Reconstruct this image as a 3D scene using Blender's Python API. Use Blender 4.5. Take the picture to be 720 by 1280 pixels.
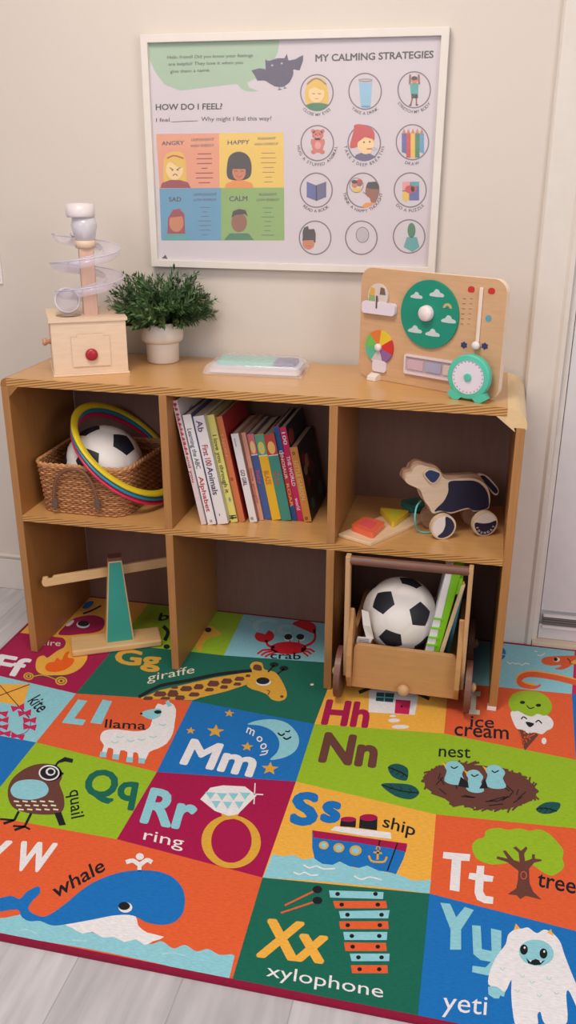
import bpy, bmesh, math, random
import numpy as np
from mathutils import Vector, Matrix
from mathutils.geometry import tessellate_polygon
PI = math.pi
random.seed(4)
scene = bpy.context.scene
for o in list(bpy.data.objects): bpy.data.objects.remove(o)
COL = scene.collection

# ------------------------------------------------------------------ camera
CAM = np.array([1.1141, -1.8692, 1.2182]); YAW, PITCH, ROLL, FOC = -.22147, -.37407, .0039, 1122.1
_f = np.array([math.sin(YAW)*math.cos(PITCH), math.cos(YAW)*math.cos(PITCH), math.sin(PITCH)])
_r = np.array([math.cos(YAW), -math.sin(YAW), 0]); _u = np.cross(_r, _f)
_r2 = math.cos(ROLL)*_r+math.sin(ROLL)*_u; _u2 = -math.sin(ROLL)*_r+math.cos(ROLL)*_u
cd = bpy.data.cameras.new('camera'); cam = bpy.data.objects.new('camera', cd); COL.objects.link(cam)
cam.matrix_world = Matrix(((_r2[0], _u2[0], -_f[0], CAM[0]), (_r2[1], _u2[1], -_f[1], CAM[1]), (_r2[2], _u2[2], -_f[2], CAM[2]), (0, 0, 0, 1)))
cd.sensor_fit = 'VERTICAL'; cd.sensor_height = 24; cd.lens = FOC*24/1280; cd.clip_start = .02
scene.camera = cam
# ------------------------------------------------------------------ light
scene.view_settings.view_transform = 'Standard'; scene.view_settings.look = 'None'
scene.view_settings.gamma = 1; scene.view_settings.use_curve_mapping = False
scene.view_settings.exposure = 0.0
w = bpy.data.worlds.new('world'); scene.world = w; w.use_nodes = True
w.node_tree.nodes['Background'].inputs[0].default_value = (.86, .88, 1, 1)
w.node_tree.nodes['Background'].inputs[1].default_value = .26
def area(name, loc, target, sx, sy, energy, col):
    l = bpy.data.lights.new(name, 'AREA'); l.shape = 'RECTANGLE'; l.size = sx; l.size_y = sy; l.energy = energy; l.color = col
    o = bpy.data.objects.new(name, l); COL.objects.link(o); o.location = loc
    o.rotation_euler = (Vector(target)-Vector(loc)).to_track_quat('-Z', 'Y').to_euler(); return o
area('window_light', (2.9, -2.2, 1.8), (.5, .1, .5), 1.3, 1.5, 26, (1, .97, .96))
area('ceiling_light', (.5, -.95, 2.44), (.5, -.7, 0), .7, .7, 27, (1, .88, .75))
area('room_light', (-.2, -3.3, 1.9), (.6, .2, .6), 1.8, 1.3, 22, (.97, .95, 1))

# ------------------------------------------------------------------ helpers
def ray(px, py): return (px-360)/FOC*_r2 - (py-640)/FOC*_u2 + _f
def at(px, py, ax, val):
    d = ray(px, py); k = 'xyz'.index(ax); return Vector(CAM + d*((val-CAM[k])/d[k]))
def on_plane(px, py, p0, n):
    d = ray(px, py); n = np.array(n, float); return Vector(CAM + d*(((np.array(p0)-CAM)@n)/(d@n)))
def srgb(c):
    return tuple(((v/255)/12.92 if v/255 <= .04045 else ((v/255+.055)/1.055)**2.4) for v in c)
MATS = {}
def mat(name, rgb, rough=.6, kind=None, **k):
    if name in MATS: return MATS[name]
    m = bpy.data.materials.new(name); m.use_nodes = True; MATS[name] = m
    nt = m.node_tree; N = nt.nodes; L = nt.links; b = N['Principled BSDF']
    c = (*srgb(rgb), 1)
    b.inputs['Base Color'].default_value = c; b.inputs['Roughness'].default_value = rough
    b.inputs['Specular IOR Level'].default_value = k.get('spec', .5)
    if 'coat' in k: b.inputs['Coat Weight'].default_value = k['coat']; b.inputs['Coat Roughness'].default_value = .15
    if 'metal' in k: b.inputs['Metallic'].default_value = k['metal']
    if 'trans' in k: b.inputs['Transmission Weight'].default_value = k['trans']; b.inputs['IOR'].default_value = k.get('ior', 1.45)
    if 'alpha' in k: b.inputs['Alpha'].default_value = k['alpha']
    tc = N.new('ShaderNodeTexCoord'); mp = N.new('ShaderNodeMapping'); L.new(tc.outputs['Object'], mp.inputs[0])
    def noise(scale, detail=3, vec=None):
        n = N.new('ShaderNodeTexNoise'); n.inputs['Scale'].default_value = scale; n.inputs['Detail'].default_value = detail
        L.new(vec or mp.outputs[0], n.inputs['Vector']); return n
    def bump(src, s, dist=.001):
        bp = N.new('ShaderNodeBump'); bp.inputs['Strength'].default_value = s; bp.inputs['Distance'].default_value = dist
        L.new(src, bp.inputs['Height']); L.new(bp.outputs[0], b.inputs['Normal'])
    def mix(fac, a, c2):
        mx = N.new('ShaderNodeMix'); mx.data_type = 'RGBA'; L.new(fac, mx.inputs[0])
        for i, v in ((6, a), (7, c2)):
            if hasattr(v, 'links'): L.new(v, mx.inputs[i])
            else: mx.inputs[i].default_value = v
        return mx.outputs[2]
    def shade(f): return (c[0]*f, c[1]*f, c[2]*f, 1)
    if kind is None:
        n = noise(k.get('scale', 30)); L.new(mix(n.outputs[0], shade(1-k.get('var', .05)), shade(1+k.get('var', .05))), b.inputs['Base Color'])
    elif kind == 'wood':
        mp.inputs['Scale'].default_value = k.get('grain', (3, 30, 30))
        n = noise(4, 5); n.inputs['Distortion'].default_value = 1.2
        r = N.new('ShaderNodeValToRGB'); r.color_ramp.elements[0].position = .3; r.color_ramp.elements[1].position = .75
        L.new(n.outputs[0], r.inputs[0])
        r.color_ramp.elements[0].color = shade(k.get('lo', .86)); r.color_ramp.elements[1].color = shade(1.08)
        L.new(r.outputs[0], b.inputs['Base Color']); bump(n.outputs[0], .08)
    elif kind == 'ply':
        wv = N.new('ShaderNodeTexWave'); wv.bands_direction = 'Z'; mp.inputs['Rotation'].default_value = (0, math.radians(9), 0); wv.inputs['Scale'].default_value = 52; wv.inputs['Distortion'].default_value = .6
        wv.inputs['Detail Scale'].default_value = .3
        L.new(mp.outputs[0], wv.inputs['Vector']); L.new(mix(wv.outputs[0], shade(.42), shade(1.15)), b.inputs['Base Color'])
    elif kind == 'rug':
        mp.inputs['Scale'].default_value = (110, 520, 300)
        n = noise(1, 4); n2 = noise(.012, 3)
        o1 = mix(n.outputs[0], shade(.68), shade(1.2)); L.new(o1, b.inputs['Base Color']); bump(n.outputs[0], .5, .0012)
        b.inputs['Sheen Weight'].default_value = .1; b.inputs['Sheen Roughness'].default_value = .5
    elif kind == 'wall':
        n = noise(55, 4); n2 = noise(3, 2); bump(n.outputs[0], .25, .002)
        L.new(mix(n2.outputs[0], shade(.98), shade(1.02)), b.inputs['Base Color'])
    elif kind == 'wicker':
        n = noise(120, 3); L.new(mix(n.outputs[0], shade(.45), shade(1.5)), b.inputs['Base Color'])
    elif kind == 'floor':
        # long pale planks running front to back
        br = N.new('ShaderNodeTexBrick'); mp.inputs['Rotation'].default_value = (0, 0, PI/2)
        L.new(mp.outputs[0], br.inputs['Vector']); br.inputs['Scale'].default_value = 1
        br.inputs['Brick Width'].default_value = 1.2; br.inputs['Row Height'].default_value = .18; br.inputs['Mortar Size'].default_value = .0012
        br.offset = .37; br.inputs['Color1'].default_value = shade(.87); br.inputs['Color2'].default_value = shade(1.05)
        br.inputs['Mortar'].default_value = shade(.66)
        mp2 = N.new('ShaderNodeMapping'); L.new(tc.outputs['Object'], mp2.inputs[0]); mp2.inputs['Scale'].default_value = (14, 1.6, 1)
        n = noise(3, 6, mp2.outputs[0]); n.inputs['Distortion'].default_value = .6
        r = N.new('ShaderNodeValToRGB'); L.new(n.outputs[0], r.inputs[0])
        r.color_ramp.elements[0].position = .3; r.color_ramp.elements[0].color = (.78, .78, .78, 1); r.color_ramp.elements[1].position = .75; r.color_ramp.elements[1].color = (1.1, 1.1, 1.1, 1)
        ml = N.new('ShaderNodeMix'); ml.data_type = 'RGBA'; ml.blend_type = 'MULTIPLY'; ml.inputs[0].default_value = 1
        L.new(br.outputs[0], ml.inputs[6]); L.new(r.outputs[0], ml.inputs[7]); L.new(ml.outputs[2], b.inputs['Base Color']); bump(n.outputs[0], .06)
    return m

class MB:
    """collects faces of several materials into one mesh"""
    def __init__(s): s.v = []; s.f = []; s.m = []; s.sm = []; s.mats = []
    def mi(s, m):
        if m not in s.mats: s.mats.append(m)
        return s.mats.index(m)
    def add(s, vs, fs, m, smooth=False, M=None):
        k = len(s.v); s.v += [(M @ Vector(v) if M else Vector(v)) for v in vs]; i = s.mi(m)
        for f in fs: s.f.append([k+a for a in f]); s.m.append(i); s.sm.append(smooth)
        return s
    def box(s, lo, hi, m, M=None):
        x0, y0, z0 = lo; x1, y1, z1 = hi
        vs = [(x0, y0, z0), (x1, y0, z0), (x1, y1, z0), (x0, y1, z0), (x0, y0, z1), (x1, y0, z1), (x1, y1, z1), (x0, y1, z1)]
        return s.add(vs, [(0, 3, 2, 1), (4, 5, 6, 7), (0, 1, 5, 4), (1, 2, 6, 5), (2, 3, 7, 6), (3, 0, 4, 7)], m, False, M)
    def prism(s, pts, a, b, m, axis='y', M=None, side=None):
        """outline (u,v) extruded from a to b along axis; axis y: u->x v->z ; z: u->x v->y ; x: u->y v->z"""
        f = {'y': lambda u, v, t: (u, t, v), 'z': lambda u, v, t: (u, v, t), 'x': lambda u, v, t: (t, u, v)}[axis]
        n = len(pts); vs = [f(*p, a) for p in pts]+[f(*p, b) for p in pts]
        tri = tessellate_polygon([[Vector((p[0], p[1], 0)) for p in pts]])
        s.add(vs, [tuple(t) for t in tri]+[tuple(i+n for i in t[::-1]) for t in tri], m, False, M)
        return s.add(vs, [(i, (i+1) % n, (i+1) % n+n, i+n) for i in range(n)], side or m, False, M)
    def poly(s, pts3, m):
        n = len(pts3); a = Vector(pts3[0])
        nr = Vector((0, 0, 0))
        for i in range(n): nr += Vector(pts3[i]).cross(Vector(pts3[(i+1) % n]))
        ax = max(range(3), key=lambda i: abs(nr[i])); ii = [i for i in range(3) if i != ax]
        tri = tessellate_polygon([[Vector((p[ii[0]], p[ii[1]], 0)) for p in pts3]])
        return s.add(pts3, [tuple(t) for t in tri], m)
    def lathe(s, prof, m, seg=32, M=None, smooth=True, cap=True):
        n = len(prof); vs = []
        for k in range(seg):
            a = 2*PI*k/seg; vs += [(r*math.cos(a), r*math.sin(a), z) for r, z in prof]
        fs = [(k*n+i, ((k+1) % seg)*n+i, ((k+1) % seg)*n+i+1, k*n+i+1) for k in range(seg) for i in range(n-1)]
        s.add(vs, fs, m, smooth, M)
        if cap:
            for i in (0, n-1):
                if prof[i][0] > 1e-6: s.add([vs[k*n+i] for k in range(seg)], [tuple(range(seg))], m, False, M)
        return s
    def cyl(s, a, b, r, m, r2=None, seg=24):
        a = Vector(a); b = Vector(b); d = b-a; q = d.to_track_quat('Z', 'Y').to_matrix().to_4x4()
        h = d.length; r2 = r if r2 is None else r2; e = min(.0015, h*.2, r*.3)
        return s.lathe([(0, 0), (r-e, 0), (r, e), (r2, h-e), (max(r2-e, 0), h), (0, h)], m, seg, Matrix.Translation(a) @ q, False, False)
    def tube(s, path, r, m, seg=10, closed=False, flat=1.0):
        P = [Vector(p) for p in path]; n = len(P); vs = []
        up = None
        for i in range(n):
            t = (P[(i+1) % n]-P[i-1]) if closed else (P[min(i+1, n-1)]-P[max(i-1, 0)])
            t.normalize()
            if up is None: up = Vector((0, 0, 1)) if abs(t.z) < .9 else Vector((0, 1, 0))
            x = t.cross(up).normalized(); y = x.cross(t); up = y
            rr = r[i] if isinstance(r, (list, tuple)) else r
            for k in range(seg):
                a = 2*PI*k/seg; vs.append(P[i]+x*rr*math.cos(a)+y*rr*flat*math.sin(a))
        m_ = n if closed else n-1
        fs = [(i*seg+k, i*seg+(k+1) % seg, ((i+1) % n)*seg+(k+1) % seg, ((i+1) % n)*seg+k) for i in range(m_) for k in range(seg)]
        if not closed: fs += [tuple(range(seg)), tuple(range((n-1)*seg, n*seg))[::-1]]
        return s.add(vs, fs, m, True)
    def sphere(s, c, r, m, seg=24, ring=14):
        rx, ry, rz = r if isinstance(r, (list, tuple)) else (r, r, r)
        prof = [(math.sin(PI*i/ring), -math.cos(PI*i/ring)) for i in range(ring+1)]
        return s.lathe(prof, m, seg, Matrix.Translation(Vector(c)) @ Matrix.Diagonal((rx, ry, rz, 1)), True, False)
    def obj(s, name, parent=None, world=False, bevel=0, label=None, merge=True):
        me = bpy.data.meshes.new(name); vs = s.v
        if world and parent: inv = mw(parent).inverted(); vs = [inv @ v for v in vs]
        me.from_pydata([tuple(v) for v in vs], [], s.f)
        for m in s.mats: me.materials.append(m)
        me.polygons.foreach_set('material_index', s.m); me.polygons.foreach_set('use_smooth', s.sm); me.update()
        if merge:
            bm = bmesh.new(); bm.from_mesh(me); bmesh.ops.remove_doubles(bm, verts=bm.verts, dist=1e-6)
            bmesh.ops.recalc_face_normals(bm, faces=bm.faces); bm.to_mesh(me); bm.free()
        o = bpy.data.objects.new(name, me); COL.objects.link(o)
        if parent: o.parent = parent
        if bevel:
            b = o.modifiers.new('bevel', 'BEVEL'); b.width = bevel; b.segments = 2; b.limit_method = 'ANGLE'; b.angle_limit = math.radians(40)
            b.harden_normals = False
        if label: o['label'] = label
        return o
def tag(o, label, cat, group=None):
    o['label'] = label; o['category'] = cat
    if group: o['group'] = group
    return o
def mw(o):
    m = o.matrix_basis.copy()
    while o.parent: o = o.parent; m = o.matrix_basis @ m
    return m
def struct(o): o['kind'] = 'structure'; return o
def thing(name, loc, label, cat, rotz=0, group=None, M=None):
    o = bpy.data.objects.new(name, None); COL.objects.link(o); o.empty_display_size = .05
    o.matrix_world = M if M else Matrix.Translation(loc) @ Matrix.Rotation(rotz, 4, 'Z')
    return tag(o, label, cat, group)
def spline(pts, n=6, closed=True):
    P = [Vector(p) for p in pts]; N = len(P); out = []
    for i in range(N if closed else N-1):
        if closed: a, b, c, d = P[i-1], P[i], P[(i+1) % N], P[(i+2) % N]
        else: a, b, c, d = P[max(i-1, 0)], P[i], P[i+1], P[min(i+2, N-1)]
        for k in range(n):
            t = k/n; out.append(.5*((2*b)+(c-a)*t+(2*a-5*b+4*c-d)*t*t+(3*b-a-3*c+d)*t**3))
    if not closed: out.append(P[-1])
    return [tuple(p) for p in out]
def rrect(x0, y0, x1, y1, r, n=5):
    out = []
    for cx, cy, a0 in ((x1-r, y1-r, 0), (x0+r, y1-r, 90), (x0+r, y0+r, 180), (x1-r, y0+r, 270)):
        for i in range(n+1):
            a = math.radians(a0+90*i/n); out.append((cx+r*math.cos(a), cy+r*math.sin(a)))
    return out
def circ(cx, cy, rx, ry=None, n=24, a0=0, a1=360, rot=0):
    ry = rx if ry is None else ry; out = []; N = n if a1-a0 == 360 else n+1
    for i in range(N):
        a = math.radians(a0+(a1-a0)*i/n); x = rx*math.cos(a); y = ry*math.sin(a); q = math.radians(rot)
        out.append((cx+x*math.cos(q)-y*math.sin(q), cy+x*math.sin(q)+y*math.cos(q)))
    return out
def band(path, wd):
    """2D stroke polygon"""
    P = [Vector(p) for p in path]; L_ = []; R_ = []
    for i in range(len(P)):
        t = (P[min(i+1, len(P)-1)]-P[max(i-1, 0)]).normalized(); n = Vector((-t.y, t.x))
        h = (wd[i] if isinstance(wd, (list, tuple)) else wd)/2
        L_.append(tuple(P[i]+n*h)); R_.append(tuple(P[i]-n*h))
    return L_+R_[::-1]
_tc = {}
def glyphs(txt, off=0.0):
    """flat letters as vertices and faces, with their width"""
    key = (txt, off)
    if key in _tc: return _tc[key]
    c = bpy.data.curves.new('t', 'FONT'); c.body = txt; c.fill_mode = 'FRONT'; c.offset = off; c.resolution_u = 3
    o = bpy.data.objects.new('t', c); COL.objects.link(o); bpy.context.view_layer.update()
    ev = o.evaluated_get(bpy.context.evaluated_depsgraph_get()); me = ev.to_mesh()
    vs = [(v.co.x, v.co.y) for v in me.vertices]; fs = [tuple(p.vertices) for p in me.polygons]
    ev.to_mesh_clear(); bpy.data.objects.remove(o); bpy.data.curves.remove(c)
    x0 = min(v[0] for v in vs); x1 = max(v[0] for v in vs)
    _tc[key] = ([(v[0]-x0, v[1]) for v in vs], fs, x1-x0); return _tc[key]
CAP = .72

class Print:
    """flat printing on a plane of a mesh: coordinates of a picture of it are mapped to the plane"""
    def __init__(s, mb, to3, step): s.mb = mb; s.to3 = to3; s.lay = 1; s.step = step; s.z = (0, 0, 1)
    def zoom(s, x0, y0, k): s.z = (x0, y0, k); return s
    def p3(s, p): x0, y0, k = s.z; return s.to3(x0+p[0]/k, y0+p[1]/k, s.lay*s.step)
    def poly(s, pts, m, smooth=0, lay=None):
        if smooth: pts = spline([(*p, 0) for p in pts], smooth); pts = [(p[0], p[1]) for p in pts]
        if lay is not None: s.lay = lay
        s.mb.poly([s.p3(p) for p in pts], m); return s
    def line(s, path, wd, m, smooth=0, lay=None):
        if smooth: path = [(p[0], p[1]) for p in spline([(*p, 0) for p in path], smooth, False)]
        return s.poly(band(path, wd), m, 0, lay)
    def dot(s, x, y, rx, m, ry=None, lay=None, rot=0, n=20): return s.poly(circ(x, y, rx, ry, n, rot=rot), m, 0, lay)
    def ring(s, x, y, rx, ry, wd, m, lay=None, rot=0):
        a = circ(x, y, rx, ry, 36, rot=rot); b = circ(x, y, rx-wd, ry-wd, 36, rot=rot)
        if lay is not None: s.lay = lay
        vs = [s.p3(p) for p in a+b]; s.mb.add(vs, [(i, (i+1) % 36, (i+1) % 36+36, i+36) for i in range(36)], m); return s
    def text(s, txt, bl, br, tl, m, off=.0, lay=None, cap=CAP):
        if lay is not None: s.lay = lay
        vs, fs, wd = glyphs(txt, 0.0 if off > .015 else off); lay0 = s.lay
        sh_ = [(0, 0)] if off <= .015 else [(off*math.cos(PI*k/6), off*math.sin(PI*k/6)) for k in range(12)]+[(-off*.5, 0), (off*.5, 0)]
        for k, (sx, sy) in enumerate(sh_):
            s.lay = lay0+k*.03; A, B, T = s.p3(bl), s.p3(br), s.p3(tl); e = off if off > .015 else 0
            s.mb.add([A+(B-A)*((x+sx+e)/(wd+2*e))+(T-A)*((y+sy)/cap) for x, y in vs], fs, m)
        s.lay = lay0; return s
    def arc(s, txt, cx, cy, rx, ry, a0, a1, h, m, off=0.0, lay=None):
        """letters along an arc below a circle, degrees measured from straight down, left negative"""
        if lay is not None: s.lay = lay
        full = sum(glyphs(c, off)[2]+.12 if c != ' ' else .4 for c in txt); t = 0
        for c in txt:
            wd = glyphs(c, off)[2] if c != ' ' else .28
            a = math.radians(a0+(a1-a0)*((t+wd/2)/full)); t += wd+.12
            if c == ' ': continue
            px, py = cx+rx*math.sin(a), cy+ry*math.cos(a); ux, uy = math.cos(a), -math.sin(a)*ry/rx
            q = h/CAP*wd/2
            s.text(c, (px-ux*q, py-uy*q), (px+ux*q, py+uy*q), (px-ux*q-math.sin(a)*h, py-uy*q-math.cos(a)*h), m, off)
        return s
    def star(s, x, y, r, m, rot=0):
        return s.poly([(x+(r if i % 2 == 0 else r*.42)*math.sin(PI*i/5+rot), y-(r if i % 2 == 0 else r*.42)*math.cos(PI*i/5+rot)*.75) for i in range(10)], m)

# ------------------------------------------------------------------ materials
WALL = mat('wall_paint', (217, 208, 200), .75, 'wall')
TRIM = mat('trim_paint', (226, 219, 212), .4)
DOORM = mat('door_paint', (222, 221, 224), .35)
FLOORM = mat('floor_vinyl', (198, 197, 203), .38, 'floor')
CEIL = mat('ceiling_paint', (225, 220, 210), .8)
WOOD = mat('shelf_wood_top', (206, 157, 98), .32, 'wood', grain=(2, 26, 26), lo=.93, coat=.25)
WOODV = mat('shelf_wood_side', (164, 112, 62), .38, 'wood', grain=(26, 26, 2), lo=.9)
PLY = mat('ply_edge', (206, 152, 88), .55, 'ply')
CAPW = mat('corner_wood', (226, 196, 148), .35, 'wood', grain=(20, 3, 20), lo=.95)
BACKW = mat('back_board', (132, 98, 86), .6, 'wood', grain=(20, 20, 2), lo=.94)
MAPLE = mat('maple', (228, 200, 164), .45, 'wood', grain=(3, 30, 30), lo=.95)
BEECH = mat('beech', (206, 160, 112), .45, 'wood', grain=(3, 30, 30), lo=.94)
WALNUT = mat('walnut', (110, 72, 58), .45, 'wood', grain=(3, 30, 30), lo=.85)
WHITE = mat('white_plastic', (238, 234, 234), .4)
BLACK = mat('black_print', (22, 22, 26), .6)
CLEAR = mat('clear_plastic', (236, 230, 250), .08, trans=.0, alpha=.22, spec=.9)
FROST = mat('frosted_plastic', (236, 234, 244), .2, alpha=.62, spec=.8)

# ------------------------------------------------------------------ the room
WY = .355; H = .741; D = .341; W = 1.2; MZ = .396
b = MB(); b.box((-2.2, -3.6, -.05), (3.2, .5, 0), FLOORM); struct(b.obj('floor'))
b = MB(); b.box((-2.2, -3.6, 2.5), (3.2, .5, 2.55), CEIL); struct(b.obj('ceiling'))
b = MB(); b.box((-2.2, WY, 0), (1.289, WY+.12, 2.5), WALL); b.box((1.289, WY, 2.05), (2.13, WY+.12, 2.5), WALL); b.box((2.13, WY, 0), (3.2, WY+.12, 2.5), WALL); struct(b.obj('wall_back'))
b = MB(); b.box((-2.32, -3.6, 0), (-2.2, .475, 2.5), WALL); struct(b.obj('wall_left'))
b = MB(); b.box((-2.2, WY-.013, 0), (-.0, WY, .098), TRIM); b.box((-2.2, WY-.009, .098), (-.0, WY, .106), TRIM); b.box((-2.2, WY-.015, .106), (0, WY, .112), TRIM)
struct(b.obj('baseboard_back', bevel=.002))
# door casing: flat board with a rounded outer edge, on both sides and over the door
b = MB()
prof = [(0, 0), (0, -.010), (.006, -.016), (.066, -.013), (.074, -.018), (.084, -.018), (.086, 0)]
b.prism([(1.203+u, WY+v) for u, v in prof], 0, 2.09, TRIM, 'z'); b.prism([(2.216-u, WY+v) for u, v in prof], 0, 2.09, TRIM, 'z')
b.box((1.289, WY-.016, 2.03), (2.13, WY, 2.115), TRIM); struct(b.obj('trim_1', bevel=.0015))
b = MB(); b.box((1.289, WY-.002, 0), (1.302, WY+.1, 2.04), TRIM); b.box((2.117, WY-.002, 0), (2.13, WY+.1, 2.04), TRIM); b.box((1.302, WY+.03, 2.02), (2.117, WY+.1, 2.04), TRIM)
b.box((1.300, WY+.036, 0), (1.312, WY+.06, 2.03), TRIM); struct(b.obj('trim_2'))
# the door, with raised panels, a bottom rail cut and a dark sweep
dr = MB(); y0 = WY+.004
dr.box((1.304, y0, .104), (2.116, y0+.035, 2.018), DOORM)
dr.box((1.304, y0, .02), (2.116, y0+.035, .062), DOORM); dr.box((1.304, y0+.012, .062), (2.116, y0+.035, .104), DOORM)
door = struct(dr.obj('door_1', bevel=.001))
for zz in ((.22, .86), (1.02, 1.88)):
    for xx in ((1.405, 1.68), (1.74, 2.015)):
        q = MB(); q.prism(rrect(xx[0], zz[0], xx[1], zz[1], .004), y0-.004, y0, DOORM); q.prism(rrect(xx[0]+.03, zz[0]+.03, xx[1]-.03, zz[1]-.03, .004), y0-.008, y0-.004, DOORM)
        q.obj('door_panel', door, bevel=.002)
q = MB(); gk = mat('brush_dark', (92, 88, 88), .6)
q.box((1.312, y0-.002, .064), (2.11, y0+.012, .086), gk)
for k in range(3): q.box((1.312, y0-.004, .067+k*.007), (2.11, y0-.001, .070+k*.007), mat('brush_mid', (132, 126, 124), .5))
q.obj('door_sweep', door, label='dark ribbed weather strip along the foot of the door')
q = MB(); q.box((1.312, y0-.007, .055), (2.11, y0+.002, .062), WHITE); q.box((1.312, y0-.007, .088), (2.11, y0+.002, .095), WHITE); q.obj('sweep_rail', door, label='white rail of the door sweep')
q = MB(); q.lathe([(0, 0), (.032, 0), (.032, .008), (.012, .012), (.012, .04), (.028, .05), (.03, .065), (.02, .078), (0, .08)], mat('satin_nickel', (170, 165, 158), .3, metal=1), 28, Matrix.Translation((2.05, y0, .95)) @ Matrix.Rotation(PI/2, 4, 'X')); q.obj('door_knob', door)
b = MB(); b.box((1.289, WY-.02, .0), (2.13, WY+.09, .019), mat('threshold', (224, 206, 184), .5)); struct(b.obj('trim_3', bevel=.002))
b = MB(); b.box((3.2, -3.6, 0), (3.3, -2.8, 2.5), WALL); b.box((3.2, -1.0, 0), (3.3, .475, 2.5), WALL); b.box((3.2, -2.8, 0), (3.3, -1.0, .8), WALL); b.box((3.2, -2.8, 2.3), (3.3, -1.0, 2.5), WALL); struct(b.obj('wall_right'))

# ------------------------------------------------------------------ cubby shelf
sh = thing('cubby_shelf', (W/2, D/2, 0), 'honey-brown plywood cubby shelf with six openings standing on the rug against the wall', 'shelf')
RZ = .0084     # top of the rug, the shelf stands on it
def sp(mb, name, **k): return mb.obj(name, sh, world=True, **k)
def plyboard(lo, hi, m, frontmat=None):
    q = MB(); q.box(lo, hi, m)
    fm = q.mi(frontmat or PLY); q.m[2] = fm       # the front edge shows the plies
    return q
T = .019
q = plyboard((.016, 0, H-T), (W-.04, D-.006, H), WOOD); sp(q, 'top_panel')
q = plyboard((T, 0, MZ-.015), (W-T, D-.006, MZ), WOOD); sp(q, 'middle_shelf')
VED = mat('vertical_edge', (176, 124, 72), .45, 'wood', grain=(60, 20, 2), lo=.88)
for x0 in (0, W-T):
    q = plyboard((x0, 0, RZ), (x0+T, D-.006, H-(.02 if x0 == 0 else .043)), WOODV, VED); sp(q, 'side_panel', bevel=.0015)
for x0 in (.3918, .7842):
    for z0, z1, yy in ((RZ, MZ-.0152, 0), (MZ+.0002, H-T-.0002, .0)):
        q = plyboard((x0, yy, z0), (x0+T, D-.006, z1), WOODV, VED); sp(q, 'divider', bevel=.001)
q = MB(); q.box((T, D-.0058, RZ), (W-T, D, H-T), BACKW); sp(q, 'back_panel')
pr = [(W-.04, H)]+[(W-.04+.043*math.sin(a), H-.042+.042*math.cos(a)) for a in [PI/2*i/10 for i in range(1, 11)]]+[(W+.001, H-.0455), (W-.003, H-.0428), (W-.024, H-.0428), (W-.0205, H-.052), (W-.062, H-.0195), (W-.04, H-.0195)]
q = MB(); q.prism(pr, .0, D-.006, CAPW); sp(q, 'corner_cap', label='pale rounded corner cap')
pl = [(.016, H), (.016, H-.019), (.045, H-.0195), (.0195, H-.045), (.0192, H-.0198), (0, H-.0198)]+[(.016-.016*math.cos(a), H-.019+.019*math.sin(a)) for a in [PI/2*i/6 for i in range(0, 6)]]
q = MB(); q.prism(pl, .0, D-.006, WOODV); sp(q, 'corner_cap')
for x0 in (W-.021, .002):
    q = MB(); q.box((x0, -.002, 0.0083), (x0+T, .02, .0122), WHITE)
    if x0 > 1: q.box((x0-.001, -.0035, .0083), (x0+.02, -.001, .018), WHITE); sp(q, 'foot_glide', label='white plastic glide under the right front corner')

# ------------------------------------------------------------------ alphabet rug
def rc(n, rgb): return mat('rug_'+n, rgb, .95, 'rug', spec=.15)
R_ = dict(or_=(226, 96, 52), bl=(20, 114, 194), li=(150, 190, 36), ma=(166, 14, 76), ye=(238, 178, 70), gr=(20, 104, 86), lb=(142, 206, 222), wh=(232, 232, 238),
          bk=(24, 26, 34), br=(104, 62, 54), pk=(200, 30, 90), dg=(20, 84, 84), go=(220, 168, 60), rd=(206, 20, 40), la=(168, 214, 224), fl=(240, 98, 20), cr=(232, 226, 206))
C = {k: rc(k, v) for k, v in R_.items()}
TOP = .0070
rb = MB(); X0, X1, Y0, Y1 = -.088, 1.69, -.868, .3405
rb.box((X0+.004, Y0+.004, .0), (X1-.004, Y1-.004, TOP), C['gr'])
P = Print(rb, lambda x, y, h: at(x, y, 'z', TOP+h), .00011)
J = dict(a1=(0, 808), kl=(0, 847), ff=(95, 867), g=(240, 876), mt=(393, 905), kb=(45, 928), lb=(196, 965), mb=(370, 977), qb=(146, 1049), rb=(328, 1097), hb=(555, 917), ss=(545, 1018),
         c1=(242, 815), c2=(405, 828), sx=(537, 1117))
J = {k: at(*v, 'z', TOP) for k, v in J.items()}
def V(x, y): return Vector((x, y, TOP))
e0, e1, n0, n1 = X0+.010, X1-.010, Y0+.010, Y1-.010
J.update(nr=V(1.37, -.152), nb=V(1.37, -.375), tt=V(1.37, -.64), r0=V(e0, .087), c0=V(.205, .09), ij=V(1.379, .115), ic=V(1.083, .10), hc=V(.797, .12), cc=V(.5, .098), xb=V(.799, n0), yb=V(1.092, n0),
         kl0=V(e0, -.118), pl0=V(e0, -.345), ql0=V(e0, -.598), ij2=V(1.38, .1), yr=V(1.37, n0))
def tile(m, *ks):
    P.lay = 1; pts = [J[k] if isinstance(k, str) else V(*k) for k in ks]
    rb.poly([p+Vector((0, 0, P.step)) for p in pts], C[m])
tile('ye', (e0, n1), (.2, n1), 'c0', 'r0'); tile('li', (.2, n1), (.49, n1), 'cc', 'c1', 'c0'); tile('lb', (.49, n1), (.797, n1), 'hc', 'c2', 'cc')
tile('lb', (.797, n1), (1.40, n1), 'ij', 'ic', 'hc'); tile('pk', (1.40, n1), (e1, n1), (e1, .11), 'ij')
tile('ma', 'r0', 'c0', 'ff', 'kl0'); tile('gr', 'c0', 'c1', 'cc', 'c2', 'hc', 'mt', 'g', 'ff')
tile('ye', 'hc', 'ic', 'hb', 'mt'); tile('or_', 'ic', 'ij', 'nr', 'hb'); tile('bl', 'ij', (e1, .11), (e1, -.15), 'nr')
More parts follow.
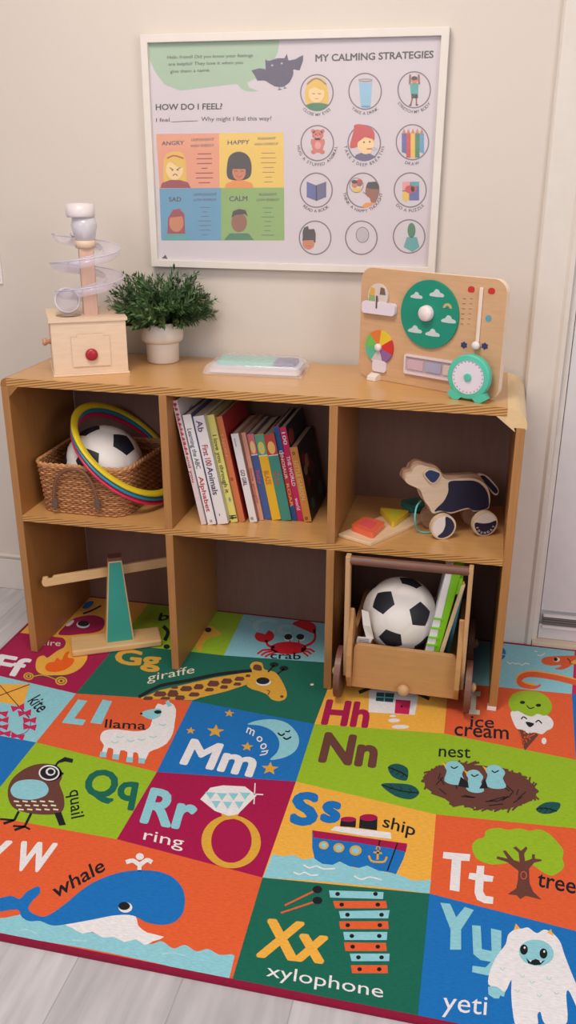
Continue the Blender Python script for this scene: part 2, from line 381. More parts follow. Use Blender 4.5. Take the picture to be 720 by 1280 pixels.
tile('lb', 'kl0', 'ff', 'kb', 'pl0'); tile('or_', 'ff', 'g', 'lb', 'kb'); tile('bl', 'g', 'mt', 'mb', 'lb'); tile('li', 'mt', 'hb', 'nr', 'nb', 'ss', 'mb'); tile('or_', 'nr', (e1, -.15), (e1, -.37), 'nb')
tile('bl', 'pl0', 'kb', (.125, -.6), 'ql0') if 0 else None
tile('bl', 'pl0', 'kb', (.201, -.600), 'ql0'); tile('li', 'kb', 'lb', 'qb', (.201, -.600)); tile('ma', 'lb', 'mb', 'rb', 'qb'); tile('ye', 'mb', 'ss', 'sx', 'rb'); tile('or_', 'ss', 'nb', 'tt', 'sx'); tile('ma', 'nb', (e1, -.37), (e1, -.63), 'tt')
tile('or_', 'ql0', (.201, -.600), 'qb', 'rb', 'xb', (e0, n0)); tile('gr', 'rb', 'sx', 'yb', 'xb'); tile('bl', 'sx', 'tt', 'yr', 'yb'); tile('ye', 'tt', (e1, -.63), (e1, n0), 'yr')

# fire tile
P.zoom(0, 740, 5.54)
P.text('Ff', (-75, 548), (150, 588), (5, 428), C['wh'], .03, 2)
P.poly([(255, 545), (247, 498), (262, 455), (300, 440), (325, 455), (345, 445), (400, 405), (440, 385), (455, 350), (440, 322), (400, 303), (470, 300), (520, 330), (560, 380), (605, 440), (585, 495), (540, 540), (470, 570), (380, 580), (300, 572)], C['ye'], 4, 2)
P.poly([(330, 548), (312, 518), (335, 490), (375, 482), (395, 455), (425, 470), (450, 425), (480, 412), (470, 452), (512, 462), (500, 502), (450, 538), (390, 553)], C['fl'], 4, 3)
P.text('fire', (300, 368), (418, 374), (306, 328), C['cr'], .0, 3)
P.poly([(222, 560), (300, 578), (470, 575), (440, 600), (240, 590)], C['br'], 0, 4)
for x, y, r in ((198, 583, 36), (424, 616, 42)):
    P.dot(x, y, r, C['go'], r*.72, 5); P.ring(x, y, r*.72, r*.5, 5, C['br'], 6); P.dot(x, y, r*.25, C['br'], r*.2, 6)
P.line([(230, 585), (300, 575), (385, 605)], 6, C['go'], 3, 5)
# the bug tile behind, seen inside the left cubby
P.poly([(405, 292), (440, 245), (500, 190), (580, 165), (660, 162), (720, 190), (715, 250), (660, 280), (560, 292), (470, 300)], C['ma'], 5, 2)
P.poly([(455, 230), (500, 195), (512, 205), (480, 235)], C['wh'], 4, 3)
P.dot(575, 225, 46, C['wh'], 26, 3); P.dot(578, 218, 40, C['bk'], 20, 4)
P.line([(575, 150), (630, 130), (700, 95)], 12, C['bk'], 3, 3)
P.poly([(570, 110), (600, 70), (650, 65), (630, 100), (600, 115)], C['bl'], 3, 3)
P.line([(555, 130), (600, 122), (660, 95)], 10, C['go'], 3, 3)
# giraffe tile
P.zoom(0, 640, 3)
P.text('Gg', (425, 566), (600, 582), (438, 512), C['go'], .035, 2)
P.zoom(0, 0, 1)
P.text('giraffe', (184, 852), (243, 841), (185, 842), C['cr'], .0, 2, 0.72)
P.zoom(200, 740, 3)
P.poly([(-75, 397), (-40, 385), (0, 368), (100, 345), (200, 322), (345, 298), (332, 345), (250, 372), (150, 396), (122, 406), (0, 401), (-60, 405)], C['go'], 0, 2)
P.line([(-80, 394), (0, 352), (100, 333), (220, 308), (350, 294)], 12, C['bk'], 3, 3)
for i, (x, y, a, h) in enumerate(((-45, 398, 20, 7), (0, 382, 26, 10), (48, 380, 22, 13), (20, 398, 20, 5), (98, 362, 24, 10), (75, 396, 20, 9), (145, 355, 20, 10), (128, 384, 22, 8), (200, 343, 24, 11), (185, 366, 18, 7), (250, 334, 22, 10), (240, 356, 16, 7), (298, 325, 20, 8), (290, 345, 16, 6), (330, 314, 10, 5), (55, 358, 14, 5))):
    P.poly([(x-a, y+h*.4), (x-a*.5, y-h), (x+a*.7, y-h*.9), (x+a, y+h*.1), (x+a*.6, y+h), (x-a*.7, y+h)], C['br'], 0, 3)
P.poly([(345, 300), (337, 278), (352, 262), (382, 266), (392, 290), (430, 300), (455, 330), (475, 375), (470, 400), (445, 409), (418, 402), (402, 385), (372, 372), (340, 362), (325, 345)], C['go'], 4, 4)
P.poly([(350, 290), (355, 272), (378, 276), (380, 295)], C['br'], 3, 5)
P.line([(405, 300), (428, 275)], 6, C['bk'], 0, 5).line([(440, 308), (466, 288)], 6, C['bk'], 0, 5).dot(428, 272, 17, C['bk'], 9, 5).dot(465, 286, 17, C['bk'], 9, 5)
P.dot(388, 338, 28, C['wh'], 14, 5).dot(386, 333, 25, C['bk'], 13, 6).dot(457, 392, 7, C['br'], 5, 5).line([(405, 385), (412, 372), (402, 368)], 4, C['br'], 0, 5)
# duck, crab
P.poly([(160, 138), (185, 126), (212, 140), (230, 158), (212, 165), (190, 170), (165, 190), (155, 220), (140, 215), (135, 190), (150, 165)], C['go'], 4, 2).dot(181, 142, 12, C['bk'], 9, 3)
P.text('Cc', (340, 148), (492, 160), (352, 96), C['la'], .035, 2)
P.dot(482, 210, 68, C['rd'], 24, 3)
P.poly([(497, 118), (520, 107), (565, 112), (585, 130), (580, 155), (560, 150), (505, 125)], C['rd'], 3, 3).line([(578, 140), (582, 170), (570, 190), (540, 205)], 9, C['rd'], 3, 3)
P.dot(392, 165, 37, C['rd'], 24, 3).poly([(360, 150), (395, 158), (415, 135), (385, 125)], C['lb'], 0, 4).line([(398, 180), (405, 200), (430, 208)], 9, C['rd'], 3, 3)
for k in range(3): P.line([(425+8*k, 215+4*k), (385+10*k, 218+9*k), (365+14*k, 232+6*k)], 7, C['rd'], 0, 3).line([(530, 212+4*k), (565-8*k, 215+10*k), (580-12*k, 225+8*k)], 7, C['rd'], 0, 3)
for x in (482, 527): P.dot(x, 172, 17, C['wh'], 13, 4).dot(x-1, 168, 15, C['bk'], 11, 5)
P.line([(488, 180), (484, 200)], 5, C['rd'], 0, 4).line([(520, 180), (520, 200)], 5, C['rd'], 0, 4)
P.text('crab', (413, 249), (528, 253), (415, 226), C['bk'], .012, 3, 0.64)
P.dot(570, 347, 7, C['cr'], 4, 3)
P.zoom(0, 740, 3)
P.text('b', (592, 108), (632, 104), (600, 78), C['bk'], .02, 2).line([(612, 128), (630, 150), (618, 182)], 14, C['bk'], 3, 2).dot(625, 205, 12, C['bk'], 9, 2)
# kite
P.poly([(-60, 345), (112, 345), (86, 428), (-60, 402)], C['ye'], 0, 2).line([(-60, 410), (112, 346)], 3.5, C['br'], 0, 3).line([(-40, 320), (0, 350), (70, 428), (110, 470)], 3.5, C['br'], 0, 3)
P.zoom(0, 860, 6)
P.line([(130, 130), (185, 190), (225, 240), (225, 290), (190, 335), (120, 355), (50, 350), (0, 330)], 5, C['br'], 4, 3)
for x, y, a in ((135, 148, -.2), (185, 188, -.1), (222, 242, 0), (222, 293, .1), (132, 362, .2), (30, 340, .1), (12, 290, .1), (15, 240, 0), (8, 188, .2)):
    ca, sa = math.cos(a), math.sin(a)
    P.poly([(x+u*ca-v*sa, y+u*sa+v*ca) for u, v in ((-52, -26), (0, -8), (52, -26), (44, 24), (0, 8), (-44, 24))], C['pk'], 0, 4)
P.text('kite', (205, 100), (288, 188), (292, 50), C['bk'], .012, 3, 0.64)
# llama
P.zoom(0, 740, 3)
P.poly([(292, 403), (328, 408), (278, 474), (322, 480), (310, 500), (232, 490)], C['lb'], 0, 2).poly([(385, 403), (420, 410), (380, 496), (338, 490)], C['lb'], 0, 2)
P.text('llama', (392, 508), (546, 516), (396, 480), C['bk'], .008, 3, 0.62)
P.poly([(380, 530), (400, 517), (440, 515), (500, 522), (545, 518), (565, 500), (572, 468), (580, 440), (592, 418), (612, 424), (640, 415), (660, 440), (655, 490), (648, 530), (625, 568), (590, 588), (560, 600), (545, 630), (522, 628), (517, 605), (500, 602), (496, 628), (476, 626), (478, 600), (452, 594), (446, 618), (424, 614), (425, 590), (405, 585), (398, 610), (380, 606), (390, 575), (376, 555)], C['wh'], 2, 2)
for x, y in ((388, 607), (435, 615), (487, 626), (532, 630)): P.poly([(x-12, y-8), (x+12, y-6), (x+10, y+14), (x-14, y+11)], C['lb'], 0, 3)
P.poly([(528, 458), (545, 445), (580, 438), (604, 440), (600, 465), (570, 478), (545, 470)], C['lb'], 3, 3).dot(592, 450, 14, C['bk'], 7, 4).dot(530, 456, 5, C['bk'], 4, 4).poly([(620, 412), (632, 405), (645, 425), (630, 432)], C['lb'], 0, 3)
for x, y in ((450, 540), (490, 555), (530, 550), (575, 540), (430, 560), (610, 495)): P.line([(x-14, y), (x, y+6), (x+14, y)], 3.5, C['la'], 3, 4)
# moon
P.zoom(200, 740, 3)
P.text('Mm', (73, 640), (347, 691), (118, 548), C['wh'], .035, 2)
P.poly([(328, 496), (370, 481), (430, 478), (480, 494), (514, 530), (521, 565), (505, 598), (465, 621), (413, 629), (438, 602), (448, 570), (438, 540), (412, 515), (370, 500)], C['lb'], 4, 2)
P.line([(442, 528), (455, 538), (468, 530)], 6, C['bk'], 3, 3).line([(462, 545), (475, 552), (492, 543)], 6, C['bk'], 3, 3).line([(470, 522), (482, 524), (487, 518)], 5, C['bk'], 3, 3)
for ch, bl, br, tl in (('m', (322, 526), (350, 540), (334, 495)), ('o', (358, 552), (376, 566), (378, 528)), ('o', (372, 576), (384, 594), (404, 555)), ('n', (382, 596), (374, 614), (422, 590))): P.text(ch, bl, br, tl, C['wh'], .01, 3)
for x, y, r in ((260, 455, 20), (208, 522, 34), (115, 520, 19), (327, 580, 24), (412, 662, 34)): P.star(x, y, r, C['go'], .1)
# house, ice cream
P.zoom(360, 840, 2)
P.text('Hh', (82, 128), (200, 137), (97, 68), C['ma'], .04, 2)
P.zoom(400, 680, 2.769)
P.poly([(170, 505), (345, 500), (328, 592), (168, 582)], C['wh'], 0, 2).poly([(196, 513), (258, 517), (252, 548), (193, 543)], C['dg'], 0, 3).line([(224, 515), (222, 546)], 3, C['lb'], 0, 4).line([(195, 529), (255, 533)], 3, C['lb'], 0, 4)
P.poly([(262, 538), (314, 542), (308, 590), (258, 586)], C['pk'], 0, 3).dot(283, 562, 4, C['bk'], 4, 4)
P.line([(135, 514), (240, 470), (378, 536)], 12, C['bk'], 0, 3)
P.zoom(360, 840, 2); P.dot(265, 121, 15, C['wh'], 5, 2).dot(281, 137, 22, C['wh'], 5, 2).dot(262, 110, 8, C['wh'], 3, 2)
P.text('ice', (455, 137), (515, 140), (457, 112), C['bk'], .01, 2, 0.6).text('cream', (415, 158), (552, 168), (417, 133), C['bk'], .01, 2, 0.5)
P.zoom(560, 680, 4.5)
P.poly([(108, 828), (184, 830), (182, 856), (160, 856), (155, 932), (180, 934), (178, 960), (102, 956), (104, 930), (125, 932), (132, 856), (106, 855)], C['cr'], 0, 2)
P.poly([(352, 950), (385, 935), (440, 960), (500, 955), (560, 965), (592, 1000), (585, 1035), (555, 1050), (530, 1070), (490, 1060), (450, 1065), (420, 1045), (390, 1040), (370, 1010)], C['wh'], 4, 3)
P.poly([(342, 880), (370, 842), (430, 827), (500, 831), (555, 857), (584, 905), (575, 945), (545, 966), (505, 955), (470, 970), (430, 958), (400, 940), (365, 940), (345, 915)], C['li'], 4, 4)
P.dot(419, 891, 15, C['bk'], 9, 5).dot(509, 907, 15, C['bk'], 9, 5).line([(443, 908), (460, 925), (485, 918)], 6, C['bk'], 4, 5)
P.line([(412, 985), (425, 972), (444, 985)], 7, C['bk'], 4, 5).line([(493, 1003), (510, 992), (528, 1010)], 7, C['bk'], 4, 5).poly([(438, 1000), (484, 1010), (465, 1030), (448, 1022)], C['bk'], 3, 5)
P.poly([(392, 1040), (430, 1052), (500, 1066), (508, 1075), (432, 1162)], C['br'], 0, 2)
for k in range(3): P.line([(400+26*k, 1050+8*k), (425+18*k, 1130-14*k)], 5, C['or_'], 0, 3).line([(490-28*k, 1068-8*k), (412+6*k, 1105+16*k)], 5, C['or_'], 0, 3)
P.dot(540, 1108, 14, C['wh'], 18, 2)
# dragon
P.zoom(600, 790, 6)
P.dot(148, 160, 46, C['bl'], 50, 2).line([(110, 172), (150, 165), (195, 172)], 6, C['la'], 0, 3)
for path in ([(205, 222), (225, 238), (245, 230), (265, 238), (290, 235), (315, 248), (340, 235), (370, 240)], [(410, 142), (430, 148)], [(430, 170), (455, 178), (480, 165), (490, 155)], [(125, 385), (150, 372)]): P.line(path, 8, C['wh'], 3, 2)
tail = [(455, 395), (425, 412), (370, 412), (310, 392), (295, 362), (320, 332), (380, 318), (470, 326), (600, 350), (740, 385), (900, 420)]
P.line([(x, y-6) for x, y in tail[2:]], 52, C['ye'], 4, 2).line(tail, [10, 20, 30, 36, 38, 38, 38, 38, 40, 46, 50], C['or_'], 1, 3) if 0 else None
sm = [(p[0], p[1]) for p in spline([(*p, 0) for p in tail], 5, False)]
P.line([(x-4, y-7) for x, y in sm[6:]], 48, C['ye'], 0, 2); n = len(sm); P.line(sm, [12+28*min(1, i/14) for i in range(n)], C['or_'], 0, 3)
P.poly([(458, 215), (480, 192), (540, 182), (640, 178), (760, 178), (860, 200), (860, 260), (760, 250), (700, 242), (660, 266), (610, 283), (560, 275), (600, 262), (604, 246), (540, 252), (480, 240)], C['or_'], 3, 3)
P.poly([(675, 230), (710, 208), (860, 215), (860, 250), (740, 246)], C['ye'], 0, 4).dot(575, 207, 25, C['cr'], 17, 4).dot(567, 205, 15, C['bk'], 14, 5).line([(655, 198), (675, 218), (678, 236)], 7, C['bk'], 3, 5)
# nest
P.zoom(360, 840, 2)
P.text('Nn', (75, 221), (220, 236), (93, 150), C['br'], .045, 2).text('nest', (376, 211), (456, 215), (378, 186), C['bk'], .008, 2, 0.58)
P.dot(480, 285, 143, C['br'], 52, 2, rot=7)
rr = random.Random(3)
for k in range(64):
    a = rr.uniform(0, 2*PI); x = 480+math.cos(a)*136; y = 286+math.sin(a)*52+math.cos(a)*15; t = a+PI/2+rr.uniform(-.75, .75); l = rr.uniform(16, 30)
    P.line([(x-l*math.cos(t), y-l*.5*math.sin(t)), (x+l*math.cos(t), y+l*.5*math.sin(t))], 5, C['br'], 0, 2.05+k*.012)
for k in range(18):
    a = rr.uniform(-.5, PI+.5); rd = rr.uniform(.5, .95); x = 480+math.cos(a)*125*rd; y = 288+math.sin(a)*46*rd+math.cos(a)*12
    t = a+PI/2+rr.uniform(-.3, .3); l = rr.uniform(14, 26); P.line([(x-l*math.cos(t), y-l*.4*math.sin(t)), (x+l*math.cos(t), y+l*.4*math.sin(t))], 2.5, C['bk'], 0, 4)
for x, y, s_ in ((415, 248, 1), (517, 258, 1), (466, 268, .85)):
    P.poly([(x-24*s_, y+24), (x-18*s_, y), (x-24*s_, y-14*s_), (x-12*s_, y-22*s_), (x+14*s_, y-20*s_), (x+26*s_, y-6*s_), (x+20*s_, y+8), (x+28*s_, y+30), (x, y+34)], C['lb'], 3, 5)
    P.dot(x-2, y-12, 21*s_, C['lb'], 14*s_, 5.2).line([(x-8, y-12), (x, y-7), (x+10, y-12)], 3, C['bk'], 3, 6).poly([(x-20*s_, y-18), (x-32*s_, y-24), (x-22*s_, y-10)], C['ye'], 0, 6)
P.poly([(432, 262), (450, 275), (452, 290), (425, 285)], C['bk'], 0, 6).poly([(492, 265), (500, 290), (478, 292)], C['bk'], 0, 6)
for pts in ([(250, 238), (272, 229), (298, 240), (300, 262), (292, 272), (262, 262)], [(233, 282), (265, 278), (310, 283), (328, 302), (308, 318), (268, 310)], [(620, 343), (645, 326), (680, 328), (672, 348), (640, 355)]):
    P.poly(pts, C['dg'], 4, 2); P.line([pts[0], ((pts[1][0]+pts[4][0])/2, (pts[1][1]+pts[4][1])/2), pts[3]], 3, C['bk'], 3, 3)
    for f in (.3, .55, .8):
        x = pts[0][0]*(1-f)+pts[3][0]*f; y = pts[0][1]*(1-f)+pts[3][1]*f; P.line([(x-6, y-7), (x, y), (x-8, y+6)], 2, C['bk'], 0, 3)
# quail
P.zoom(0, 940, 2.769)
P.poly([(30, 165), (28, 125), (45, 90), (85, 58), (130, 42), (175, 42), (210, 60), (214, 90), (206, 110), (220, 150), (222, 190), (205, 212), (160, 217), (100, 212), (50, 195)], C['br'], 4, 2)
P.poly([(38, 125), (60, 102), (105, 95), (150, 103), (168, 128), (155, 152), (110, 165), (60, 160), (40, 145)], C['lb'], 4, 3)
for k in range(15): P.line([(48+k % 5*30+(k//5)*8, 170+k//5*14), (66+k % 5*30+(k//5)*8, 172+k//5*14)], 5, C['cr'], 0, 3)
P.dot(175, 72, 38, C['bk'], 30, 3).poly([(198, 55), (222, 75), (200, 92)], C['bk'], 0, 3).ring(170, 72, 36, 27, 5, C['wh'], 4).dot(175, 68, 17, C['wh'], 14, 5).dot(176, 68, 11, C['bk'], 9, 6)
P.line([(190, 50), (202, 35), (225, 25), (252, 31)], [6, 8, 16, 14], C['bk'], 0, 3)
P.line([(65, 205), (50, 235), (12, 248)], 9, C['bk'], 0, 3).line([(48, 236), (0, 232)], 7, C['bk'], 0, 3).line([(108, 212), (85, 258), (50, 270)], 9, C['bk'], 0, 3).line([(85, 258), (104, 268)], 7, C['bk'], 0, 3).line([(85, 258), (45, 256)], 7, C['bk'], 0, 3)
P.poly([(188, 212), (212, 208), (228, 252), (205, 255)], C['bk'], 0, 3)
P.text('Qq', (283, 145), (470, 168), (308, 55), C['gr'], .035, 2).text('quail', (241, 134), (247, 232), (280, 126), C['bk'], .008, 2, 0.62)
# ring
P.zoom(160, 960, 2.769)
P.text('Rr', (40, 183), (222, 214), (80, 66), C['lb'], .035, 2).text('ring', (52, 247), (190, 277), (60, 212), C['wh'], .0, 2, 0.66)
P.poly([(322, 160), (345, 150), (385, 158), (372, 175), (335, 180)], C['go'], 0, 2)
a = circ(357, 255, 103, 92, 44, rot=6); c_ = circ(358, 252, 70, 76, 44, rot=6); P.lay = 3
rb.add([P.p3(p) for p in a+c_], [(i, (i+1) % 44, (i+1) % 44+44, i+44) for i in range(44)], C['go'])
P.poly([(250, 108), (285, 68), (330, 60), (405, 64), (445, 95), (380, 160), (348, 166), (300, 148)], C['wh'], 0, 4)
for x, y in ((285, 95), (325, 98), (365, 98), (405, 96)): P.poly([(x-18, y-12), (x+18, y-10), (x, y+14)], C['lb'], 0, 5)
for x, y in ((305, 122), (345, 125), (385, 124)): P.poly([(x-16, y-8), (x+16, y-8), (x, y+18)], C['lb'], 0, 5)
P.line([(418, 90), (468, 92)], 4, C['wh'], 0, 5).line([(440, 52), (436, 125)], 4, C['wh'], 0, 5)
# ship
P.zoom(300, 980, 2.769)
P.text('S', (170, 134), (268, 138), (184, 28), C['bl'], .05, 2).text('s', (276, 125), (346, 130), (292, 28), C['bl'], .05, 2).text('ship', (492, 147), (604, 180), (500, 112), C['bk'], .01, 2, 0.62)
P.poly([(112, 243), (150, 250), (185, 245), (220, 262), (255, 255), (300, 278), (350, 270), (400, 292), (440, 282), (500, 305), (545, 312), (600, 335), (661, 332), (655, 379), (500, 358), (300, 338), (80, 324)], C['lb'], 0, 2)
P.poly([(250, 165), (580, 212), (565, 260), (540, 312), (515, 305), (480, 300), (440, 282), (412, 290), (380, 285), (345, 268), (320, 280), (285, 276), (258, 258), (250, 220)], C['bl'], 0, 3)
P.poly([(250, 160), (578, 206), (574, 235), (520, 222), (400, 202), (255, 186)], C['ma'], 0, 4)
P.poly([(312, 160), (330, 146), (522, 168), (524, 190), (420, 178)], C['wh'], 0, 5)
P.poly([(350, 120), (402, 122), (400, 150), (346, 146)], C['bk'], 0, 6).dot(375, 122, 27, C['ma'], 9, 7).poly([(415, 112), (476, 114), (474, 160), (412, 152)], C['bk'], 0, 6).dot(445, 116, 31, C['ma'], 12, 7)
for x, y, r in ((290, 212, 17), (342, 221, 19), (400, 230, 21)): P.dot(x, y, r, C['go'], r*.85, 4).dot(x, y, r*.62, C['lb'], r*.52, 5)
P.line([(478, 225), (476, 262)], 7, C['go'], 0, 5).line([(446, 248), (455, 266), (478, 270), (500, 268), (508, 252)], 7, C['go'], 3, 5).line([(462, 236), (492, 240)], 6, C['go'], 0, 5).ring(478, 222, 8, 7, 3, C['go'], 5).line([(484, 195), (480, 215)], 6, C['bk'], 0, 5)
P.line([(545, 205), (510, 300)], 5, C['bk'], 0, 5)
for q_ in ([(185, 305), (205, 312), (225, 306), (245, 316), (270, 314)], [(220, 280), (240, 290), (265, 284), (290, 294), (330, 292)], [(395, 318), (420, 330), (450, 322), (490, 332)]): P.line(q_, 5, C['wh'], 3, 4)
# xylophone
P.line([(155, 420), (262, 368)], 6, C['or_'], 0, 2).line([(142, 446), (262, 406)], 6, C['or_'], 0, 2).dot(268, 365, 17, C['bk'], 13, 3).dot(268, 403, 17, C['bk'], 13, 3)
P.text('Xx', (55, 592), (292, 616), (92, 465), C['ye'], .04, 2).text('xylophone', (90, 664), (495, 740), (98, 620), C['wh'], .0, 2)
for i, pts in enumerate(([(308, 368), (497, 374), (495, 398), (312, 393)], [(322, 405), (505, 405), (510, 430), (330, 430)], [(342, 440), (518, 437), (513, 465), (348, 465)], [(343, 475), (512, 475), (515, 502), (347, 502)], [(357, 512), (510, 512), (508, 540), (362, 540)], [(360, 548), (505, 550), (508, 578), (365, 578)], [(380, 587), (518, 587), (516, 613), (386, 613)], [(384, 627), (510, 627), (512, 655), (388, 655)])):
    P.poly(pts, C['lb' if i % 2 == 0 else 'or_'], 0, 2); y = (pts[0][1]+pts[3][1])/2; P.dot(pts[0][0]+30, y, 8, C['bk'], 7, 3).dot(pts[1][0]-28, y, 8, C['bk'], 7, 3)
# tree
P.zoom(500, 1000, 3.273)
P.poly([(178, 212), (288, 222), (284, 250), (250, 248), (243, 375), (203, 368), (212, 243), (175, 238)], C['wh'], 0, 2)
P.poly([(315, 268), (345, 270), (343, 305), (383, 312), (378, 335), (342, 332), (340, 375), (350, 392), (382, 397), (380, 425), (345, 422), (315, 408), (305, 380), (308, 328), (280, 322), (284, 298), (312, 300)], C['wh'], 0, 2)
P.poly([(295, 185), (318, 160), (345, 152), (352, 125), (400, 114), (440, 122), (490, 116), (530, 126), (570, 120), (610, 138), (640, 168), (668, 205), (665, 240), (672, 270), (655, 292), (620, 310), (580, 292), (540, 265), (490, 248), (440, 258), (380, 264), (330, 250), (305, 228)], C['li'], 3, 2)
P.poly([(485, 290), (440, 255), (395, 240), (397, 230), (440, 240), (420, 208), (432, 206), (465, 245), (490, 255), (485, 215), (462, 195), (475, 190), (495, 208), (515, 190), (522, 197), (508, 222), (512, 250), (540, 240), (540, 222), (552, 222), (552, 240), (580, 243), (578, 250), (550, 256), (528, 280), (530, 340), (545, 375), (580, 408), (540, 398), (515, 392), (492, 405), (478, 390), (440, 385), (475, 362), (482, 330)], C['br'], 0, 3)
P.ring(506, 308, 13, 17, 3, C['or_'], 4).text('tree', (560, 352), (718, 384), (566, 300), C['bk'], .01, 3, 0.56)
# yeti
P.poly([(165, 420), (205, 425), (230, 480), (265, 437), (302, 450), (250, 530), (250, 612), (205, 612), (207, 530)], C['lb'], 0, 2)
P.poly([(295, 512), (330, 515), (335, 610), (375, 618), (372, 525), (415, 535), (413, 650), (395, 700), (360, 718), (295, 704), (297, 678), (350, 685), (372, 662), (330, 655), (300, 630)], C['lb'], 0, 2)
P.poly([(360, 765), (395, 755), (432, 780), (425, 805), (410, 800), (405, 812), (385, 812), (362, 795)], C['lb'], 0, 2)
P.poly([(362, 755), (368, 700), (395, 640), (432, 590), (442, 552), (470, 530), (500, 526), (525, 522), (560, 545), (590, 530), (625, 545), (655, 580), (672, 630), (695, 690), (725, 760), (770, 840), (740, 880), (715, 830), (690, 780), (680, 800), (685, 905), (650, 925), (592, 915), (575, 868), (562, 880), (560, 925), (480, 925), (462, 870), (455, 790), (455, 735), (430, 785), (400, 765)], C['wh'], 3, 3)
P.dot(558, 625, 72, C['lb'], 54, 4, rot=8).dot(507, 612, 16, C['bk'], 21, 5).dot(587, 628, 16, C['bk'], 21, 5).dot(510, 604, 4, C['wh'], 5, 6).dot(590, 620, 4, C['wh'], 5, 6)
P.poly([(515, 645), (530, 660), (555, 650), (580, 660), (595, 655), (575, 674), (550, 676), (525, 668)], C['bk'], 0, 5).poly([(528, 655), (540, 655), (534, 664)], C['wh'], 0, 6).poly([(570, 658), (582, 658), (576, 667)], C['wh'], 0, 6)
P.poly([(465, 532), (474, 505), (492, 526)], C['ye'], 0, 4).poly([(602, 542), (618, 528), (628, 556)], C['ye'], 0, 4)
P.dot(475, 925, 30, C['lb'], 10, 2)
for x, y in ((500, 720), (540, 745), (610, 730), (480, 780), (570, 800), (640, 790), (420, 690)): P.line([(x-10, y-6), (x, y+6), (x+10, y-4)], 3, C['la'], 3, 4)
P.text('yeti', (172, 860), (354, 880), (180, 792), C['wh'], .0, 2, 0.6)
# whale
P.zoom(0, 940, 2.769)
P.text('W', (-150, 370), (5, 388), (-105, 292), C['wh'], .045, 2).text('W', (35, 404), (167, 412), (75, 308), C['wh'], .04, 2)
wave = [(-80, 565), (0, 575), (60, 565), (100, 560), (180, 590), (240, 600), (340, 632), (365, 638), (400, 632), (430, 655), (470, 648), (520, 665), (560, 655), (600, 680), (640, 668), (680, 690), (720, 682), (760, 702), (800, 700), (812, 706)]
wave = [(a_[0], a_[1]) for a_ in spline([(*a_, 0) for a_ in wave], 4, False)]
P.poly(wave+[(790, 797), (730, 780), (560, 735), (400, 700), (300, 680), (150, 655), (0, 632), (-80, 612)], C['lb'], 0, 2)
P.poly([(225, 592), (320, 578), (400, 560), (465, 560), (478, 600), (510, 625), (568, 640), (530, 655), (500, 668), (470, 648), (430, 658), (395, 640), (355, 642), (320, 622), (285, 628), (250, 610)], C['wh'], 2, 3)
P.poly([(-60, 518), (0, 505), (40, 498), (68, 508), (95, 482), (133, 465), (138, 488), (112, 515), (98, 542), (120, 562), (160, 568), (220, 530), (300, 465), (380, 427), (460, 410), (540, 412), (600, 435), (635, 480), (638, 540), (615, 580), (570, 598), (510, 590), (460, 566), (400, 565), (320, 580), (230, 596), (180, 600), (140, 585), (100, 585), (75, 570), (60, 545), (0, 552), (-60, 556)], C['bl'], 4, 4)
P.dot(434, 538, 24, C['wh'], 18, 5).dot(430, 533, 20, C['bk'], 14, 6)
P.line([(482, 412), (484, 380)], 14, C['wh'], 0, 4).line([(484, 392), (460, 376), (436, 382)], 15, C['wh'], 3, 5).line([(484, 392), (508, 374), (526, 382)], 15, C['wh'], 3, 6).dot(484, 362, 14, C['wh'], 12, 7)
for ch, x0, y0_, x1, y1_ in (('w', 186, 505, 220, 492), ('h', 226, 488, 250, 474), ('a', 258, 468, 286, 452), ('l', 298, 445, 304, 441), ('e', 316, 432, 352, 410)) if 0 else ():
    pass
P.text('whale', (190, 508), (366, 408), (178, 466), C['bk'], .012, 3, 0.62)
for q_ in ([(60, 620), (90, 615), (130, 630)], [(250, 650), (300, 655)], [(560, 700), (600, 695), (640, 705)]): P.line(q_, 5, C['la'], 3, 3)
rug = rb.obj('alphabet_rug', merge=False); tag(rug, 'colourful alphabet rug of picture tiles with letters, lying under the wooden shelf', 'rug')
q = MB(); BND = mat('rug_binding', (140, 16, 56), .9, 'rug', spec=.2)
for a, c_ in (((X0, Y0), (X1, Y0)), ((X1, Y0), (X1, Y1)), ((X1, Y1), (X0, Y1)), ((X0, Y1), (X0, Y0))):
    d = Vector((c_[0]-a[0], c_[1]-a[1], 0)).normalized(); nn = Vector((-d.y, d.x, 0)); k = 2 if Y0 in (a[1], c_[1]) and a[1] == c_[1] else 1
    wd = .0115; pr = [(0, 0), (0, .005), (.003, .0080), (.008, .0082), (wd, .0065), (wd, 0)]
    A = Vector((*a, 0)); B = Vector((*c_, 0)); vs = []
    for pt in (A, B):
        sgn = 1 if pt is A else -1
        vs += [pt+nn*u+d*sgn*u+Vector((0, 0, v)) for u, v in pr]
    q.add(vs, [(i, i+1, i+1+6, i+6) for i in range(5)], BND, True)
q.obj('binding', rug, label='dark red stitched binding around the edge')

# ------------------------------------------------------------------ poster on the wall
PY = WY-.012
po = thing('framed_poster', (.62, WY, .965), 'white-framed children\'s feelings poster hanging on the wall above the shelf', 'poster')
FR = mat('frame_white', (226, 220, 214), .4)
fx0, fx1, fz0, fz1 = .263, .971, .966, 1.486; fw = .017
q = MB()
for o_ in (((fx0, fz0), (fx1, fz0), (fx1-fw, fz0+fw), (fx0+fw, fz0+fw)), ((fx1, fz0), (fx1, fz1), (fx1-fw, fz1-fw), (fx1-fw, fz0+fw)), ((fx1, fz1), (fx0, fz1), (fx0+fw, fz1-fw), (fx1-fw, fz1-fw)), ((fx0, fz1), (fx0, fz0), (fx0+fw, fz0+fw), (fx0+fw, fz1-fw))):
    q.prism(list(o_), WY-.024, WY-.001, FR)
q.obj('frame', po, world=True, bevel=.001)
pb = MB(); PAPER = mat('poster_paper', (208, 199, 208), .6, var=.01)
